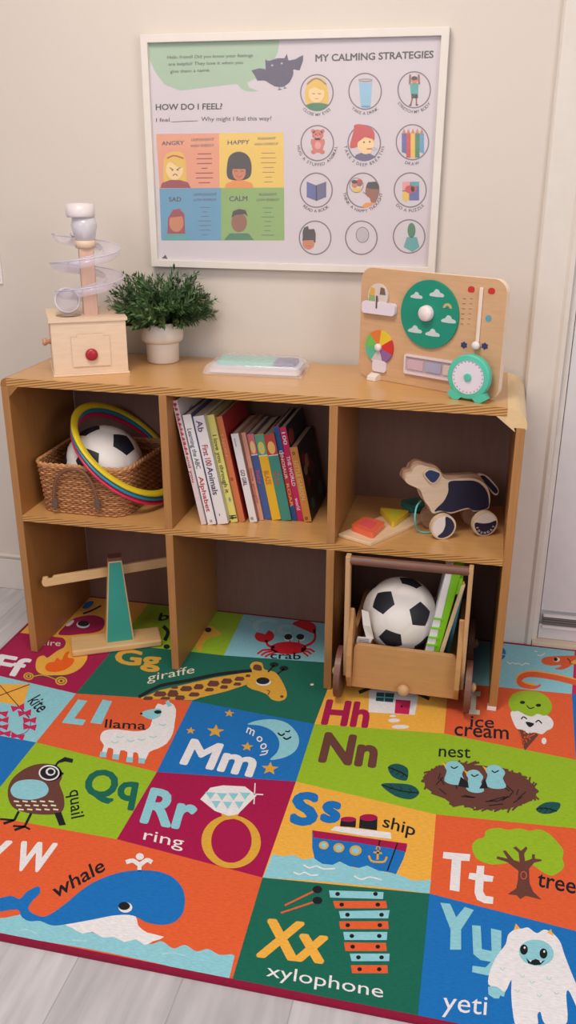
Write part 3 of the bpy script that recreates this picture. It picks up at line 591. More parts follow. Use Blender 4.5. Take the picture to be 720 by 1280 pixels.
gx0, gx1, gz0, gz1 = fx0+fw-.004, fx1-fw+.004, fz0+fw-.004, fz1-fw+.004
pb.box((gx0, PY, gz0), (gx1, WY-.001, gz1), PAPER)
def pc(n, rgb): return mat('ink_'+n, rgb, .6, var=.02)
K = dict(gr=(158, 188, 162), na=(70, 62, 98), tx=(62, 56, 66), sa=(226, 152, 120), yl=(232, 196, 84), bl=(84, 152, 190), gn=(134, 172, 96), gg=(186, 180, 188), hy=(226, 186, 70), sk=(240, 206, 150), bk=(34, 28, 40), rd=(196, 54, 60), dr=(150, 40, 60), og=(230, 140, 50), wt=(140, 190, 220), tl=(70, 160, 160),
         br=(142, 84, 62), be=(206, 110, 96), pu=(92, 88, 130), dg=(44, 120, 84), cir=(120, 104, 120), s2=(200, 120, 80), bb=(80, 90, 160), pi=(226, 150, 150))
K = {k: pc(k, v) for k, v in K.items()}
P = Print(pb, lambda x, y, h: at(x, y, 'y', PY-h), .00012)
P.zoom(170, 20, 3.6)
P.poly([(50, 124), (645, 104), (640, 160), (610, 220), (540, 280), (500, 300), (510, 322), (555, 338), (510, 342), (475, 330), (455, 305), (350, 318), (200, 336), (130, 310), (85, 250), (60, 190)], K['gr'], 0, 1)
P.zoom(180, 20, 3.6)
for t, bl, br in (('Hello friend! Did you know your feelings', (104, 193), (490, 184)), ('are helpful? They love it when you', (110, 224), (445, 216)), ('give them a name.', (118, 257), (298, 250))): P.text(t, bl, br, (bl[0], bl[1]-15), K['tx'], .014, 2)
P.poly([(548, 292), (535, 290), (510, 292), (500, 270), (483, 245), (520, 235), (548, 240), (545, 195), (560, 203), (600, 190), (632, 190), (643, 170), (650, 200), (680, 195), (716, 175), (716, 200), (700, 245), (672, 240), (672, 265), (655, 300), (625, 320), (590, 318), (562, 302)], K['na'], 0, 2)
P.line([(608, 318), (610, 332)], 4, K['na'], 0, 2).line([(632, 316), (634, 326)], 4, K['na'], 0, 2).line([(602, 332), (620, 330)], 4, K['na'], 0, 2).line([(628, 326), (642, 323)], 4, K['na'], 0, 2)
P.dot(577, 222, 5, K['gg'], 4, 3).dot(620, 213, 5, K['gg'], 4, 3).ring(600, 270, 34, 36, 2, K['pu'], 3)
P.zoom(185, 110, 4)
P.text('HOW DO I FEEL?', (38, 110), (372, 106), (38, 80), K['tx'], .03, 2).text('I feel', (40, 170), (108, 168), (40, 150), K['tx'], .014, 2).line([(116, 170), (250, 164)], 3.5, K['tx'], 0, 2).text('Why might I feel this way?', (266, 166), (618, 162), (266, 144), K['tx'], .014, 2)
P.poly([(40, 230), (355, 226), (358, 500), (58, 502)], K['sa'], 0, 1).poly([(355, 226), (676, 222), (680, 498), (358, 500)], K['yl'], 0, 1)
P.text('ANGRY', (68, 287), (180, 284), (68, 266), K['tx'], .02, 2).text('HAPPY', (398, 284), (508, 280), (398, 262), K['tx'], .014, 2)
P.text('UNPLEASANT', (216, 266), (332, 263), (216, 252), K['tx'], .012, 2).text('HIGH ENERGY', (214, 296), (332, 293), (214, 282), K['tx'], .012, 2)
P.text('PLEASANT', (550, 260), (640, 257), (550, 247), K['tx'], .012, 2).text('HIGH ENERGY', (534, 287), (652, 284), (534, 275), K['tx'], .012, 2)
rr = random.Random(5)
for i in range(7):
    l = rr.uniform(14, 46); P.line([(282-l, 330+24*i), (282+l, 329+24*i)], 5, K['dr'], 0, 2); l = rr.uniform(14, 40); P.line([(602-l, 326+24*i), (602+l, 325+24*i)], 3, K['hy'] if 0 else K['br'], 0, 2)
# angry child
P.poly([(80, 465), (78, 400), (84, 345), (110, 322), (150, 318), (180, 335), (190, 390), (190, 465), (160, 470), (110, 470)], K['hy'], 3, 2).poly([(62, 500), (70, 475), (110, 460), (160, 460), (200, 472), (214, 500)], K['dr'], 0, 3)
P.dot(133, 405, 44, K['sk'], 55, 4).poly([(92, 385), (92, 350), (120, 332), (165, 335), (182, 360), (180, 395), (150, 395), (110, 370)], K['hy'], 3, 5).line([(95, 352), (130, 338), (178, 352)], 8, K['rd'], 3, 6)
P.line([(108, 398), (128, 410)], 4, K['tx'], 0, 6).line([(142, 410), (162, 398)], 4, K['tx'], 0, 6).dot(120, 412, 3, K['tx'], 3, 6).dot(150, 411, 3, K['tx'], 3, 6).line([(124, 438), (136, 430), (148, 438)], 4, K['tx'], 3, 6)
# happy child
P.poly([(395, 440), (396, 380), (408, 340), (440, 320), (475, 322), (505, 345), (518, 390), (512, 440), (480, 460), (420, 460)], K['bk'], 3, 2).poly([(382, 500), (392, 478), (430, 462), (480, 462), (518, 475), (530, 499)], K['og'], 0, 3)
P.dot(455, 420, 34, K['s2'], 42, 4).poly([(418, 405), (430, 350), (480, 350), (495, 405)], K['bk'], 0, 5).line([(440, 436), (455, 446), (472, 435)], 4, K['rd'], 3, 6).line([(432, 418), (440, 414), (448, 418)], 3, K['bk'], 0, 6).line([(462, 418), (470, 414), (478, 418)], 3, K['bk'], 0, 6)
P.zoom(195, 225, 4.235)
P.poly([(18, 45), (345, 42), (345, 320), (28, 320)], K['bl'], 0, 1).poly([(345, 42), (678, 40), (680, 320), (345, 320)], K['gn'], 0, 1)
P.text('SAD', (68, 114), (134, 113), (68, 90), K['tx'], .02, 2).text('CALM', (388, 112), (484, 110), (388, 86), K['tx'], .02, 2)
P.text('UNPLEASANT', (198, 84), (322, 82), (198, 70), K['tx'], .012, 2).text('LOW ENERGY', (200, 112), (322, 110), (200, 99), K['tx'], .012, 2).text('PLEASANT', (546, 84), (640, 82), (546, 70), K['tx'], .012, 2).text('LOW ENERGY', (534, 112), (655, 110), (534, 99), K['tx'], .012, 2)
for i in range(7):
    l = rr.uniform(14, 40); P.line([(258-l, 145+24*i), (258+l, 145+24*i)], 4, K['pu'], 0, 2); l = rr.uniform(14, 36); P.line([(592-l, 148+24*i), (592+l, 148+24*i)], 4, K['dg'], 0, 2)
P.poly([(60, 290), (64, 200), (90, 158), (125, 152), (150, 180), (155, 290)], K['dr'], 0, 2).dot(108, 225, 38, K['s2'], 50, 3).poly([(72, 200), (100, 165), (145, 190)], K['dr'], 0, 4).poly([(38, 318), (60, 285), (155, 285), (180, 318)], K['tl'], 0, 4)
P.dot(440, 225, 42, K['br'], 52, 2).poly([(398, 200), (408, 165), (440, 153), (475, 160), (486, 195), (470, 180), (420, 185)], K['bk'], 0, 3).poly([(360, 318), (390, 282), (490, 282), (518, 318)], K['gn'] if 0 else K['dg'], 0, 3)
P.poly([(30, 415), (50, 395), (62, 418)], K['bk'], 0, 2)
# calming strategies
P.zoom(360, 50, 3.6)
P.text('MY CALMING STRATEGIES', (123, 97), (655, 80), (123, 65), K['tx'], .03, 2)
def cir(cx, cy, rx, ry): P.ring(cx, cy, rx, ry, 6, K['cir'], 2)
for cx, cy, t, a in ((130, 237, 'CLOSE MY EYES', 44), (347, 231, 'TAKE A DRINK', 42), (568, 224, 'STRETCH MY BODY', 55)): cir(cx, cy, 76, 84); P.arc(t, cx, cy, 92, 106, -a, a, 14, K['tx'], .014, 2)
P.poly([(85, 290), (80, 215), (95, 180), (130, 168), (165, 180), (178, 220), (176, 290)], K['hy'], 3, 3).poly([(80, 292), (110, 283), (150, 283), (182, 290), (165, 312), (130, 321), (95, 312)], K['dg'], 0, 5).dot(128, 240, 36, K['sk'], 42, 6).poly([(96, 222), (105, 190), (150, 185), (168, 215), (150, 225), (120, 212)], K['hy'], 3, 7).line([(85, 200), (128, 172), (172, 200)], 6, K['cir'], 3, 4)
P.line([(108, 240), (116, 243), (122, 240)], 3, K['tx'], 0, 8).line([(134, 240), (142, 243), (148, 240)], 3, K['tx'], 0, 8).line([(122, 264), (136, 264)], 3, K['rd'], 0, 8)
P.poly([(318, 178), (380, 175), (372, 300), (328, 302)], K['wt'], 0, 3).poly([(318, 190), (378, 195), (377, 175), (318, 175)], K['gg'], 0, 4).ring(349, 181, 31, 7, 3, K['cir'], 5).dot(350, 300, 22, K['bl'], 5, 5)
P.line([(548, 200), (550, 155)], 9, K['br'], 0, 3).line([(590, 200), (588, 155)], 9, K['br'], 0, 3).dot(569, 180, 15, K['s2'], 17, 4).dot(569, 172, 14, K['bk'], 9, 5).poly([(548, 195), (588, 195), (585, 245), (553, 245)], K['tl'], 0, 4).poly([(555, 243), (585, 243), (585, 262), (555, 262)], K['bk'], 0, 4).line([(560, 262), (552, 292)], 7, K['br'], 0, 4).line([(578, 262), (578, 292)], 7, K['br'], 0, 4).line([(545, 294), (556, 292)], 6, K['bk'], 0, 5).line([(574, 293), (586, 292)], 6, K['bk'], 0, 5)
P.zoom(360, 170, 3.6)
for cx, cy, t, a in ((132, 32, 'HUG A STUFFED ANIMAL', 84), (343, 32, 'TAKE 3 DEEP BREATHS', 84), (560, 28, 'DRAW', 22)): cir(cx, cy, 76, 82); P.arc(t, cx, cy, 92, 104, -a, a, 14, K['tx'], .014, 2)
P.dot(134, -5, 26, K['be'], 24, 3).dot(112, -22, 9, K['be'], 9, 3).dot(156, -22, 9, K['be'], 9, 3).dot(134, 42, 27, K['be'], 34, 3).dot(134, 42, 14, K['pi'], 18, 4).dot(115, 72, 12, K['be'], 10, 4).dot(154, 72, 12, K['be'], 10, 4).dot(110, 28, 8, K['be'], 16, 4).dot(158, 28, 8, K['be'], 16, 4).dot(134, 2, 9, K['pi'], 7, 5).dot(134, 0, 3, K['bk'], 3, 6).dot(125, -8, 3, K['bk'], 3, 6).dot(143, -8, 3, K['bk'], 3, 6)
P.poly([(300, 100), (305, 85), (340, 72), (370, 80), (398, 95), (370, 108), (340, 113)], K['pu'], 0, 3).poly([(278, 50), (295, -20), (300, -50), (340, -50), (385, -25), (382, 30), (310, 50)], K['rd'], 3, 4).dot(350, 40, 38, K['sk'], 42, 5).poly([(312, 30), (318, -12), (385, -10), (384, 15), (345, 5)], K['rd'], 0, 6).dot(342, 28, 4, K['bk'], 4, 7).dot(368, 26, 4, K['bk'], 4, 7).line([(355, 58), (378, 58)], 5, K['rd'], 0, 7).dot(388, 58, 14, K['gg'], 9, 7)
for i, kk in enumerate(('bb', 'rd', 'hy', 'dg', 'bl')): P.poly([(512+20*i, -12), (532+20*i, -12), (532+20*i, 98 if 0 < i < 4 else 80), (512+20*i, 98 if 0 < i < 4 else 72)], K[kk], 0, 3).poly([(513+20*i, -12), (522+20*i, -34), (531+20*i, -12)], K['s2'], 0, 3)
for cx, cy, t, a in ((127, 244, 'READ A BOOK', 42), (337, 244, 'THINK A HAPPY THOUGHT', 84), (550, 243, 'DO A PUZZLE', 46)): cir(cx, cy, 75, 80); P.arc(t, cx, cy, 90, 100, -a, a, 14, K['tx'], .014, 2)
P.poly([(84, 205), (126, 222), (128, 292), (84, 275)], K['bb'], 0, 3).poly([(172, 205), (126, 222), (128, 292), (172, 275)], K['pu'], 0, 3).line([(127, 222), (128, 292)], 6, K['bk'], 0, 4)
P.ring(308, 222, 32, 34, 3, K['cir'], 3).dot(300, 218, 14, K['s2'], 16, 4).dot(322, 212, 13, K['br'], 15, 5).poly([(288, 238), (332, 232), (325, 250), (298, 252)], K['hy'], 0, 5).dot(300, 206, 14, K['bk'], 8, 5).dot(322, 202, 13, K['rd'], 7, 6)
P.poly([(352, 225), (360, 212), (392, 208), (410, 225), (408, 260), (395, 300), (375, 300), (368, 280), (348, 262)], K['br'], 2, 4).poly([(350, 232), (360, 208), (395, 205), (410, 222), (408, 240), (372, 238)], K['bk'], 0, 5).poly([(330, 318), (350, 300), (392, 300), (375, 315), (345, 323)], K['og'], 0, 5).line([(338, 252), (350, 262)], 4, K['cir'], 0, 4)
P.poly([(515, 207), (590, 205), (590, 290), (515, 290)], K['bb'], 0, 3).poly([(515, 207), (550, 207), (548, 245), (515, 245)], K['pi'], 0, 4).poly([(515, 250), (545, 250), (545, 290), (515, 290)], K['hy'], 0, 4).poly([(552, 207), (590, 205), (590, 225), (555, 228)], K['tl'], 0, 4).dot(548, 240, 22, K['rd'], 18, 5).dot(566, 238, 14, K['rd'], 14, 5).dot(530, 285, 11, K['hy'], 10, 5)
for cx, cy in ((122, 458), (330, 458), (545, 452)): cir(cx, cy, 74, 78)
P.poly([(66, 480), (66, 430), (72, 412), (90, 405), (94, 420), (118, 418), (125, 440), (124, 480)], K['bk'], 0, 3).dot(92, 485, 27, K['s2'], 26, 4).poly([(64, 470), (68, 445), (120, 445), (122, 468)], K['bk'], 0, 5).line([(82, 495), (104, 495)], 3, K['rd'], 0, 6)
P.dot(335, 445, 30, K['gg'], 36, 3).ring(335, 445, 30, 36, 3, K['cir'], 4).dot(556, 425, 18, K['dg'], 34, 3).poly([(520, 500), (535, 455), (580, 455), (592, 500), (560, 522)], K['tl'], 0, 3)
q = pb.obj('printed_sheet', po, world=True, merge=False)
q = MB(); q.box((gx0+.0005, PY-.0035, gz0+.0005), (gx1-.0005, PY-.0018, gz1-.0005), mat('glazing', (255, 255, 255), .03, alpha=.06, spec=.6)); q.obj('glazing', po, world=True, label='clear glazing over the poster')

# edge of a print further left on the wall
lp = thing('wall_print', (-.24, WY, .907), 'right edge of a white-bordered pale blue print at the far left of the wall', 'print')
q = MB(); q.box((-.36, WY-.006, .907), (-.167, WY-.0005, 1.01), WHITE); q.obj('backing', lp, world=True, bevel=.001)
q = MB(); q.box((-.35, WY-.0075, .915), (-.172, WY-.006, .985), mat('pale_blue_print', (186, 196, 210), .5)); q.obj('picture', lp, world=True)

# ------------------------------------------------------------------ balls
def ico_tris():
    g = (1+5**.5)/2; V_ = [Vector(v).normalized() for v in [(-1, g, 0), (1, g, 0), (-1, -g, 0), (1, -g, 0), (0, -1, g), (0, 1, g), (0, -1, -g), (0, 1, -g), (g, 0, -1), (g, 0, 1), (-g, 0, -1), (-g, 0, 1)]]
    F_ = [(0, 11, 5), (0, 5, 1), (0, 1, 7), (0, 7, 10), (0, 10, 11), (1, 5, 9), (5, 11, 4), (11, 10, 2), (10, 7, 6), (7, 1, 8), (3, 9, 4), (3, 4, 2), (3, 2, 6), (3, 6, 8), (3, 8, 9), (4, 9, 5), (2, 4, 11), (6, 2, 10), (8, 6, 7), (9, 8, 1)]
    return V_, F_
def ball(name, c, r, pxc, pxr, pents, label, extra=None):
    V_, F_ = ico_tris()
    # turn the ball so that three of its black patches face the way they do in the photo
    src = [V_[i] for i in F_[0]]; dst = []
    vd = (Vector(CAM)-Vector(c)).normalized(); rx = Vector(_r2); rx = (rx-vd*rx.dot(vd)).normalized(); ry = vd.cross(rx)
    for x, y in pents:
        u, v = (x-pxc[0])/pxr, -(y-pxc[1])/pxr; dst.append(rx*u+ry*v+vd*math.sqrt(max(.02, 1-u*u-v*v)))
    Hm = np.zeros((3, 3))
    best = None
    import itertools
    for pr_ in itertools.permutations(range(3)):
        S = np.array([src[i] for i in pr_]); Dm = np.array(dst); U, sg, Vt = np.linalg.svd(S.T @ Dm)
        dd = np.sign(np.linalg.det(Vt.T @ U.T)); Rr = Vt.T @ np.diag([1, 1, dd]) @ U.T; e = ((S @ Rr.T-Dm)**2).sum()
        if best is None or e < best[0]: best = (e, Rr)
    M3 = Matrix(best[1].tolist())
    t = thing(name, Vector(c)-Vector((0, 0, r)), label, 'ball'); mb = MB(); wm = mat('ball_white', (232, 228, 226), .55); bm_ = mat('ball_black', (24, 26, 38), .6)
    def face(poly, m):
        cn = sum(poly, Vector())/len(poly); n = len(poly); G = 5
        for i in range(n):
            a, b2 = poly[i], poly[(i+1) % n]; idx = {}; vs = []
            for p in range(G+1):
                for q in range(G+1-p):
                    wt = (p+q)/G; v = cn+(a-cn)*(p/G)+(b2-cn)*(q/G); gr = 1-.012*max(0, (wt-.8)/.2)**2
                    idx[(p, q)] = len(vs); vs.append(Vector(c)+(M3 @ v.normalized())*r*gr)
            fs = []
            for p in range(G):
                for q in range(G-p):
                    fs.append((idx[(p, q)], idx[(p+1, q)], idx[(p, q+1)]))
                    if q < G-p-1: fs.append((idx[(p+1, q)], idx[(p+1, q+1)], idx[(p, q+1)]))
            mb.add(vs, fs, m, True)
    k = .335
    for i, v in enumerate(V_):
        nb = [j for j in range(12) if j != i and (V_[j]-v).length < 1.1]; ref = (V_[nb[0]]-v); ref = (ref-v*ref.dot(v)).normalized(); oth = v.cross(ref)
        nb.sort(key=lambda j: math.atan2((V_[j]-v).dot(oth), (V_[j]-v).dot(ref))); face([v.lerp(V_[j], k) for j in nb], bm_)
    for a, b2, c2 in F_:
        A, B, Cc = V_[a], V_[b2], V_[c2]; face([A.lerp(B, k), B.lerp(A, k), B.lerp(Cc, k), Cc.lerp(B, k), Cc.lerp(A, k), A.lerp(Cc, k)], wm)
    mb.obj('shell', t, world=True); return t
ball('soccer_ball', (.183, .14, .497), .0985, (131, 581), 49, [(154.5, 553), (110, 575), (113, 538)], 'black and white soccer ball resting in the wicker basket')
b2 = ball('soccer_ball', (.955, .068, .2), .0895, (499, 767), 46, [(478, 747), (527, 766), (487, 803)], 'soft black and white soccer ball with white tags riding in the wooden push cart')
q = MB(); TAGM = mat('cloth_tag', (236, 232, 230), .8)
q.add([at(453, 759, 'y', .0)+Vector((0, -.012, 0)), at(462, 761, 'y', .0)+Vector((0, -.016, 0)), at(465, 778, 'y', .0)+Vector((0, -.018, 0)), at(468, 796, 'y', .0)+Vector((0, -.010, 0)), at(459, 796, 'y', .0)+Vector((0, -.010, 0)), at(455, 778, 'y', 0)+Vector((0, -.015, 0))], [(0, 1, 2, 5), (5, 2, 3, 4)], TAGM)
q.add([at(448, 792, 'y', .0)+Vector((0, -.014, 0)), at(467, 794, 'y', .0)+Vector((0, -.012, 0)), at(464, 801, 'y', .0)+Vector((0, -.01, 0)), at(446, 801, 'y', .0)+Vector((0, -.01, 0))], [(0, 1, 2, 3)], TAGM)
for k in range(3): q.add([at(450, 794.5+k*2, 'y', 0)+Vector((0, -.0145, 0)), at(462, 795.5+k*2, 'y', 0)+Vector((0, -.0135, 0)), at(462, 796.1+k*2, 'y', 0)+Vector((0, -.0135, 0)), at(450, 795.1+k*2, 'y', 0)+Vector((0, -.0145, 0))], [(0, 1, 2, 3)], mat('tag_ink', (130, 126, 130), .7))
tg = q.obj('sewn_tag', b2, world=True, merge=False, label='white sewn care tag'); sol = tg.modifiers.new('s', 'SOLIDIFY'); sol.thickness = .0008

# ------------------------------------------------------------------ wicker basket
bk = thing('wicker_basket', (.165, .15, MZ), 'brown wicker basket with a leather handle loop holding a soccer ball', 'basket')
WI = mat('wicker', (172, 116, 74), .7, 'wicker'); WI2 = mat('wicker_light', (198, 142, 92), .7, 'wicker')
def bask_path(z, inset=0, n=220):
    t = z/.125; x0, x1 = .055-.013*t+inset, .272+.014*t-inset; y0, y1 = .040-.003*t+inset, .272+.02*t-inset; r = .035
    pts = rrect(x0, y0, x1, y1, r, 8); # right side splays outward towards the back
    pts = [(x+(.022*(y-y0)/(y1-y0) if x > (x0+x1)/2 else 0), y) for x, y in pts]
    out = []; L = [0]
    for i in range(len(pts)): L.append(L[-1]+math.dist(pts[i], pts[(i+1) % len(pts)]))
    for k in range(n):
        s_ = L[-1]*k/n; i = max(j for j in range(len(pts)) if L[j] <= s_); f = (s_-L[i])/max(1e-9, L[i+1]-L[i]); a, b_ = pts[i], pts[(i+1) % len(pts)]
        out.append((a[0]+(b_[0]-a[0])*f, a[1]+(b_[1]-a[1])*f))
    return out
q = MB(); rows = 22
for i in range(rows):
    z = .004+i*(.120/rows); base = bask_path(z); path = []
    for k, (x, y) in enumerate(base):
        px_, py_ = base[k-1]; nx_, ny_ = base[(k+1) % len(base)]; d = Vector((nx_-px_, ny_-py_)).normalized(); nr = Vector((d.y, -d.x))
        o_ = .0019*math.sin(k*PI/2.5+(i % 2)*PI); path.append(Vector((x+nr.x*o_, y+nr.y*o_, MZ+z+.0007*math.sin(k*1.7+i))))
    q.tube(path, .0034, WI if i % 3 else WI2, 6, True, .8)
q.obj('woven_side', bk, world=True)
q = MB(); q.prism(bask_path(.003, .004, 60), MZ+.0005, MZ+.006, WI, 'z'); q.obj('bottom', bk, world=True)
q = MB()
base = bask_path(.125)
for j in range(2): q.tube([Vector((x, y, MZ+.125+.0025*math.sin(k*.9+j*PI)))+Vector((.002*math.cos(k*.9+j*PI), 0, 0)) for k, (x, y) in enumerate(base)], .004, WI2, 6, True)
q.obj('rim', bk, world=True)
LE = mat('leather', (122, 82, 62), .5)
q = MB(); hp = [at(x, y, 'y', .023) for x, y in [(67, 629), (67.5, 612), (71, 598), (80, 589), (91, 586.5), (103, 590), (112, 600), (118, 614), (122, 630)]]
q.tube(spline(hp, 5, False), .0042, LE, 8, False, .7); h_ = q.obj('handle', bk, world=True, label='brown leather handle loop')
for x, y in ((68.5, 629), (121.5, 630)):
    c_ = at(x, y, 'y', .0215); q = MB(); q.prism([(c_.x+u, c_.z+v) for u, v in circ(0, 0, .0085, .014, 14)], .019, .0265, mat('leather_pad', (104, 80, 72), .5)); q.obj('handle_patch', h_, world=True, bevel=.001)

# ------------------------------------------------------------------ stacking hoops leaning over the ball
NR = Vector((.655, -.0605, .753)).normalized(); cc = Vector((.232, .170, .533)); WD = Vector((.753, 0, -.655))
for k, (rgb, nm, lb) in enumerate((((214, 40, 78), 'red', 'red plastic hoop, lowest of the three hoops leaning over the basket'), ((44, 132, 164), 'blue', 'blue plastic hoop, between the yellow and the red one leaning over the basket'), ((226, 200, 40), 'yellow', 'yellow plastic hoop, topmost of the three hoops leaning over the basket'))):
    m = mat('hoop_'+nm, rgb, .35); o_ = cc+NR*(k-2)*.0100-WD*(k-2)*.006; u = NR.cross(Vector((0, 1, .1))).normalized(); v = NR.cross(u)
    mb = MB(); rr_ = .1485; n = 72; vs = []
    for i in range(n):
        a = 2*PI*i/n; d = u*math.cos(a)+v*math.sin(a); c0 = o_+d*rr_
        for j in range(12):
            b_ = 2*PI*j/12; vs.append(c0+d*.0098*math.cos(b_)+NR*.0048*math.sin(b_)-o_)
    mb.add(vs, [(i*12+j, i*12+(j+1) % 12, ((i+1) % n)*12+(j+1) % 12, ((i+1) % n)*12+j) for i in range(n) for j in range(12)], m, True)
    h = mb.obj('hoop'); h.location = o_; tag(h, lb, 'hoop')

# ------------------------------------------------------------------ books
def tx_on(mb, txt, x0, z0, x1, z1, m, y=-.0005):
    """letters running down a spine, tops to the right"""
    vs, fs, wd = glyphs(txt, .01); mb.add([(x0+(x1-x0)*(b_/CAP), y, z1-(z1-z0)*(a/wd)) for a, b_ in vs], fs, m)
def bkm(n, rgb): return mat('book_'+n, rgb, .45)
B = [  # x, y, thickness, height, depth, spine colour, cover colour, label, decoration
 (.4685, .044, .0125, .306, .24, (222, 206, 208), (206, 200, 204), 'tallest white book with pink lettering, first on the left in the middle cubby', [('by true author and you', .35, .98, (176, 40, 60))]),
 (.4815, .047, .0205, .272, .24, (232, 228, 230), (60, 62, 110), 'white alphabet book with red and blue lettering, second from the left', [('Learning the ABC', .52, .88, (90, 110, 120)), ('Alphabet', .12, .45, (190, 50, 60)), ('=====', .02, .045, (60, 60, 70))]),
 (.5035, .055, .0265, .268, .23, (230, 226, 228), (186, 190, 170), 'thick white animal book with dark and red lettering, left of the lime one', [('Ab', .86, .96, (90, 50, 90)), ('First 100', .55, .74, (170, 40, 60)), ('Animals', .28, .54, (60, 50, 80)), ('-', .08, .1, (120, 110, 120))]),
 (.5310, .074, .0175, .268, .20, (222, 212, 120), (150, 150, 90), 'lime-yellow picture book with dark handwritten title', [('I love you through it', .28, .82, (70, 80, 60)), ('o', .03, .06, (60, 60, 40)), ('*', .2, .24, (60, 140, 160))]),
 (.5495, .083, .0150, .263, .20, (206, 116, 72), (160, 44, 48), 'orange book with a red cover, right of the lime-yellow one', [('tiger', .6, .85, (226, 150, 110)), ('o', .4, .43, (120, 40, 40))]),
 (.5765, .085, .0180, .223, .18, (226, 220, 222), (150, 110, 96), 'short white book with small black title, in the middle of the row', [('GO GIRL', .42, .60, (50, 46, 60)), ('----', .86, .95, (120, 110, 120)), ('o', .03, .06, (60, 60, 60))]),
 (.5955, .104, .0105, .222, .18, (216, 160, 136), (170, 130, 110), 'thin pinkish beige book beside the short white one', [('little people', .2, .6, (200, 90, 90))]),
 (.6070, .111, .0170, .218, .17, (66, 92, 152), (110, 90, 100), 'blue book with a pink and yellow sunrise square on top of its spine', [('Baby', .42, .58, (180, 90, 120))]),
 (.6250, .112, .0225, .217, .17, (228, 180, 40), (120, 110, 90), 'yellow book with a green square on top of its spine', [('BLAZE', .42, .58, (200, 110, 50))]),
 (.6485, .113, .0250, .219, .17, (60, 140, 124), (100, 70, 70), 'teal book with a red and yellow square on top of its spine', [('Zoo', .42, .58, (180, 90, 90))]),
 (.6745, .120, .0125, .238, .18, (190, 50, 66), (60, 56, 70), 'red and blue comic book with white capitals, left of the magenta book', [('DINOSAUR', .45, .75, (236, 220, 220)), ('ROAR', .15, .4, (240, 180, 90))]),
 (.6880, .121, .0155, .236, .19, (198, 30, 92), (30, 48, 84), 'magenta book with a white number 100 near the top of its spine', [('100', .82, .95, (240, 226, 230)), ('THE WORLD', .38, .70, (240, 226, 230)), ('world', .12, .25, (240, 226, 230))]),
 (.7045, .117, .0185, .190, .19, (206, 140, 60), (40, 44, 62), 'short tan book with a dark flowery cover, last on the right of the row', [('LITTLE GARDEN', .3, .82, (228, 190, 120)), ('o', .9, .94, (70, 50, 40)), ('o', .03, .07, (70, 50, 40))]),
]
PAGES = mat('pages', (206, 196, 180), .8)
for i, (x, y, th, h, dp, spc, cvc, lb, deco) in enumerate(B):
    x += .003 if i else 0; lean = math.radians(11.4); h = h/math.cos(lean)-.003; h = min(h, (H-T-MZ-.003-th*math.sin(lean))/math.cos(lean)); dp = min(dp, D-.01-y)
    t = thing('book', (x, y, MZ), lb, 'book', group='picture books leaning in the middle cubby', M=Matrix.Translation((x+.0002, y, MZ+.0001)) @ Matrix.Rotation(-lean, 4, 'Y'))
    sm_, cm = bkm('spine_%d' % i, spc), bkm('cover_%d' % i, cvc); cb = .0018
    q = MB(); q.prism([(0, 0), (th, 0), (th, .001), (th, h), (0, h)], 0, .0022, sm_)
    q.box((0, .0022, 0), (cb, dp, h), cm); q.box((th-cb, .0022, 0), (th, dp, h), cm)
    if i in (7, 8, 9):
        c1, c2 = {7: ((208, 110, 120), (240, 206, 130)), 8: ((96, 160, 130), (216, 206, 110)), 9: ((190, 64, 56), (240, 190, 110))}[i]
        q.box((.0002, -.0006, h-.052), (th-.0002, 0, h-.001), bkm('patch%d' % i, c1)); q.prism(circ(th*.5, h-.034, th*.36, .016, 18), -.0009, -.0005, bkm('patchb%d' % i, c2)); q.box((.0002, -.0008, h-.054), (th-.0002, 0, h-.052), WHITE)
    if i == 10: q.box((.0002, -.0006, h-.066), (th-.0002, 0, h-.001), bkm('pb', (30, 80, 140))); q.box((.0002, -.0006, 0), (th-.0002, 0, .04), bkm('pb', (30, 80, 140))); q.box((.0002, -.0008, h-.068), (th-.0002, 0, h-.066), WHITE)
    if i == 3: q.box((.0002, -.0006, .010), (th-.0002, 0, .013), BLACK); q.box((.0002, -.0006, .016), (th-.0002, 0, .018), BLACK)
    if i == 0:
        for k in range(11): q.box((.003, -.0006, h-.012-k*.012), (th-.003, 0, h-.007-k*.012), bkm('pinktick', (176, 60, 80)))
    if i in (0, 12, 11, 4):   # the printed front cover shows above its neighbour
        rr = random.Random(i); cols = {0: [(60, 62, 96), (150, 150, 170)], 12: [(150, 40, 60), (60, 110, 120), (190, 180, 170), (110, 50, 100)], 11: [(30, 90, 130), (190, 90, 60)], 4: [(120, 30, 40), (200, 90, 70)]}[i]
        for k in range(9):
            cy_, cz_ = rr.uniform(.03, dp-.03), rr.uniform(.03, h-.03); rr2 = rr.uniform(.012, .026)
            q.prism([(u, v) for u, v in circ(cy_, cz_, rr2, rr2*.8, 9)], th, th+.0003, bkm('art_%d_%d' % (i, k % len(cols)), cols[k % len(cols)]), 'x')
    for dtx, z0, z1, c_ in deco: tx_on(q, dtx, th*.22, h*z0, th*.78, h*z1, bkm('ink_%d_%d_%d' % c_, c_), -.001)
    q.obj('cover', t, merge=False)
    q = MB(); q.box((cb, .0022, .002), (th-cb, dp-.003, h-.002), PAGES); q.obj('pages', t)

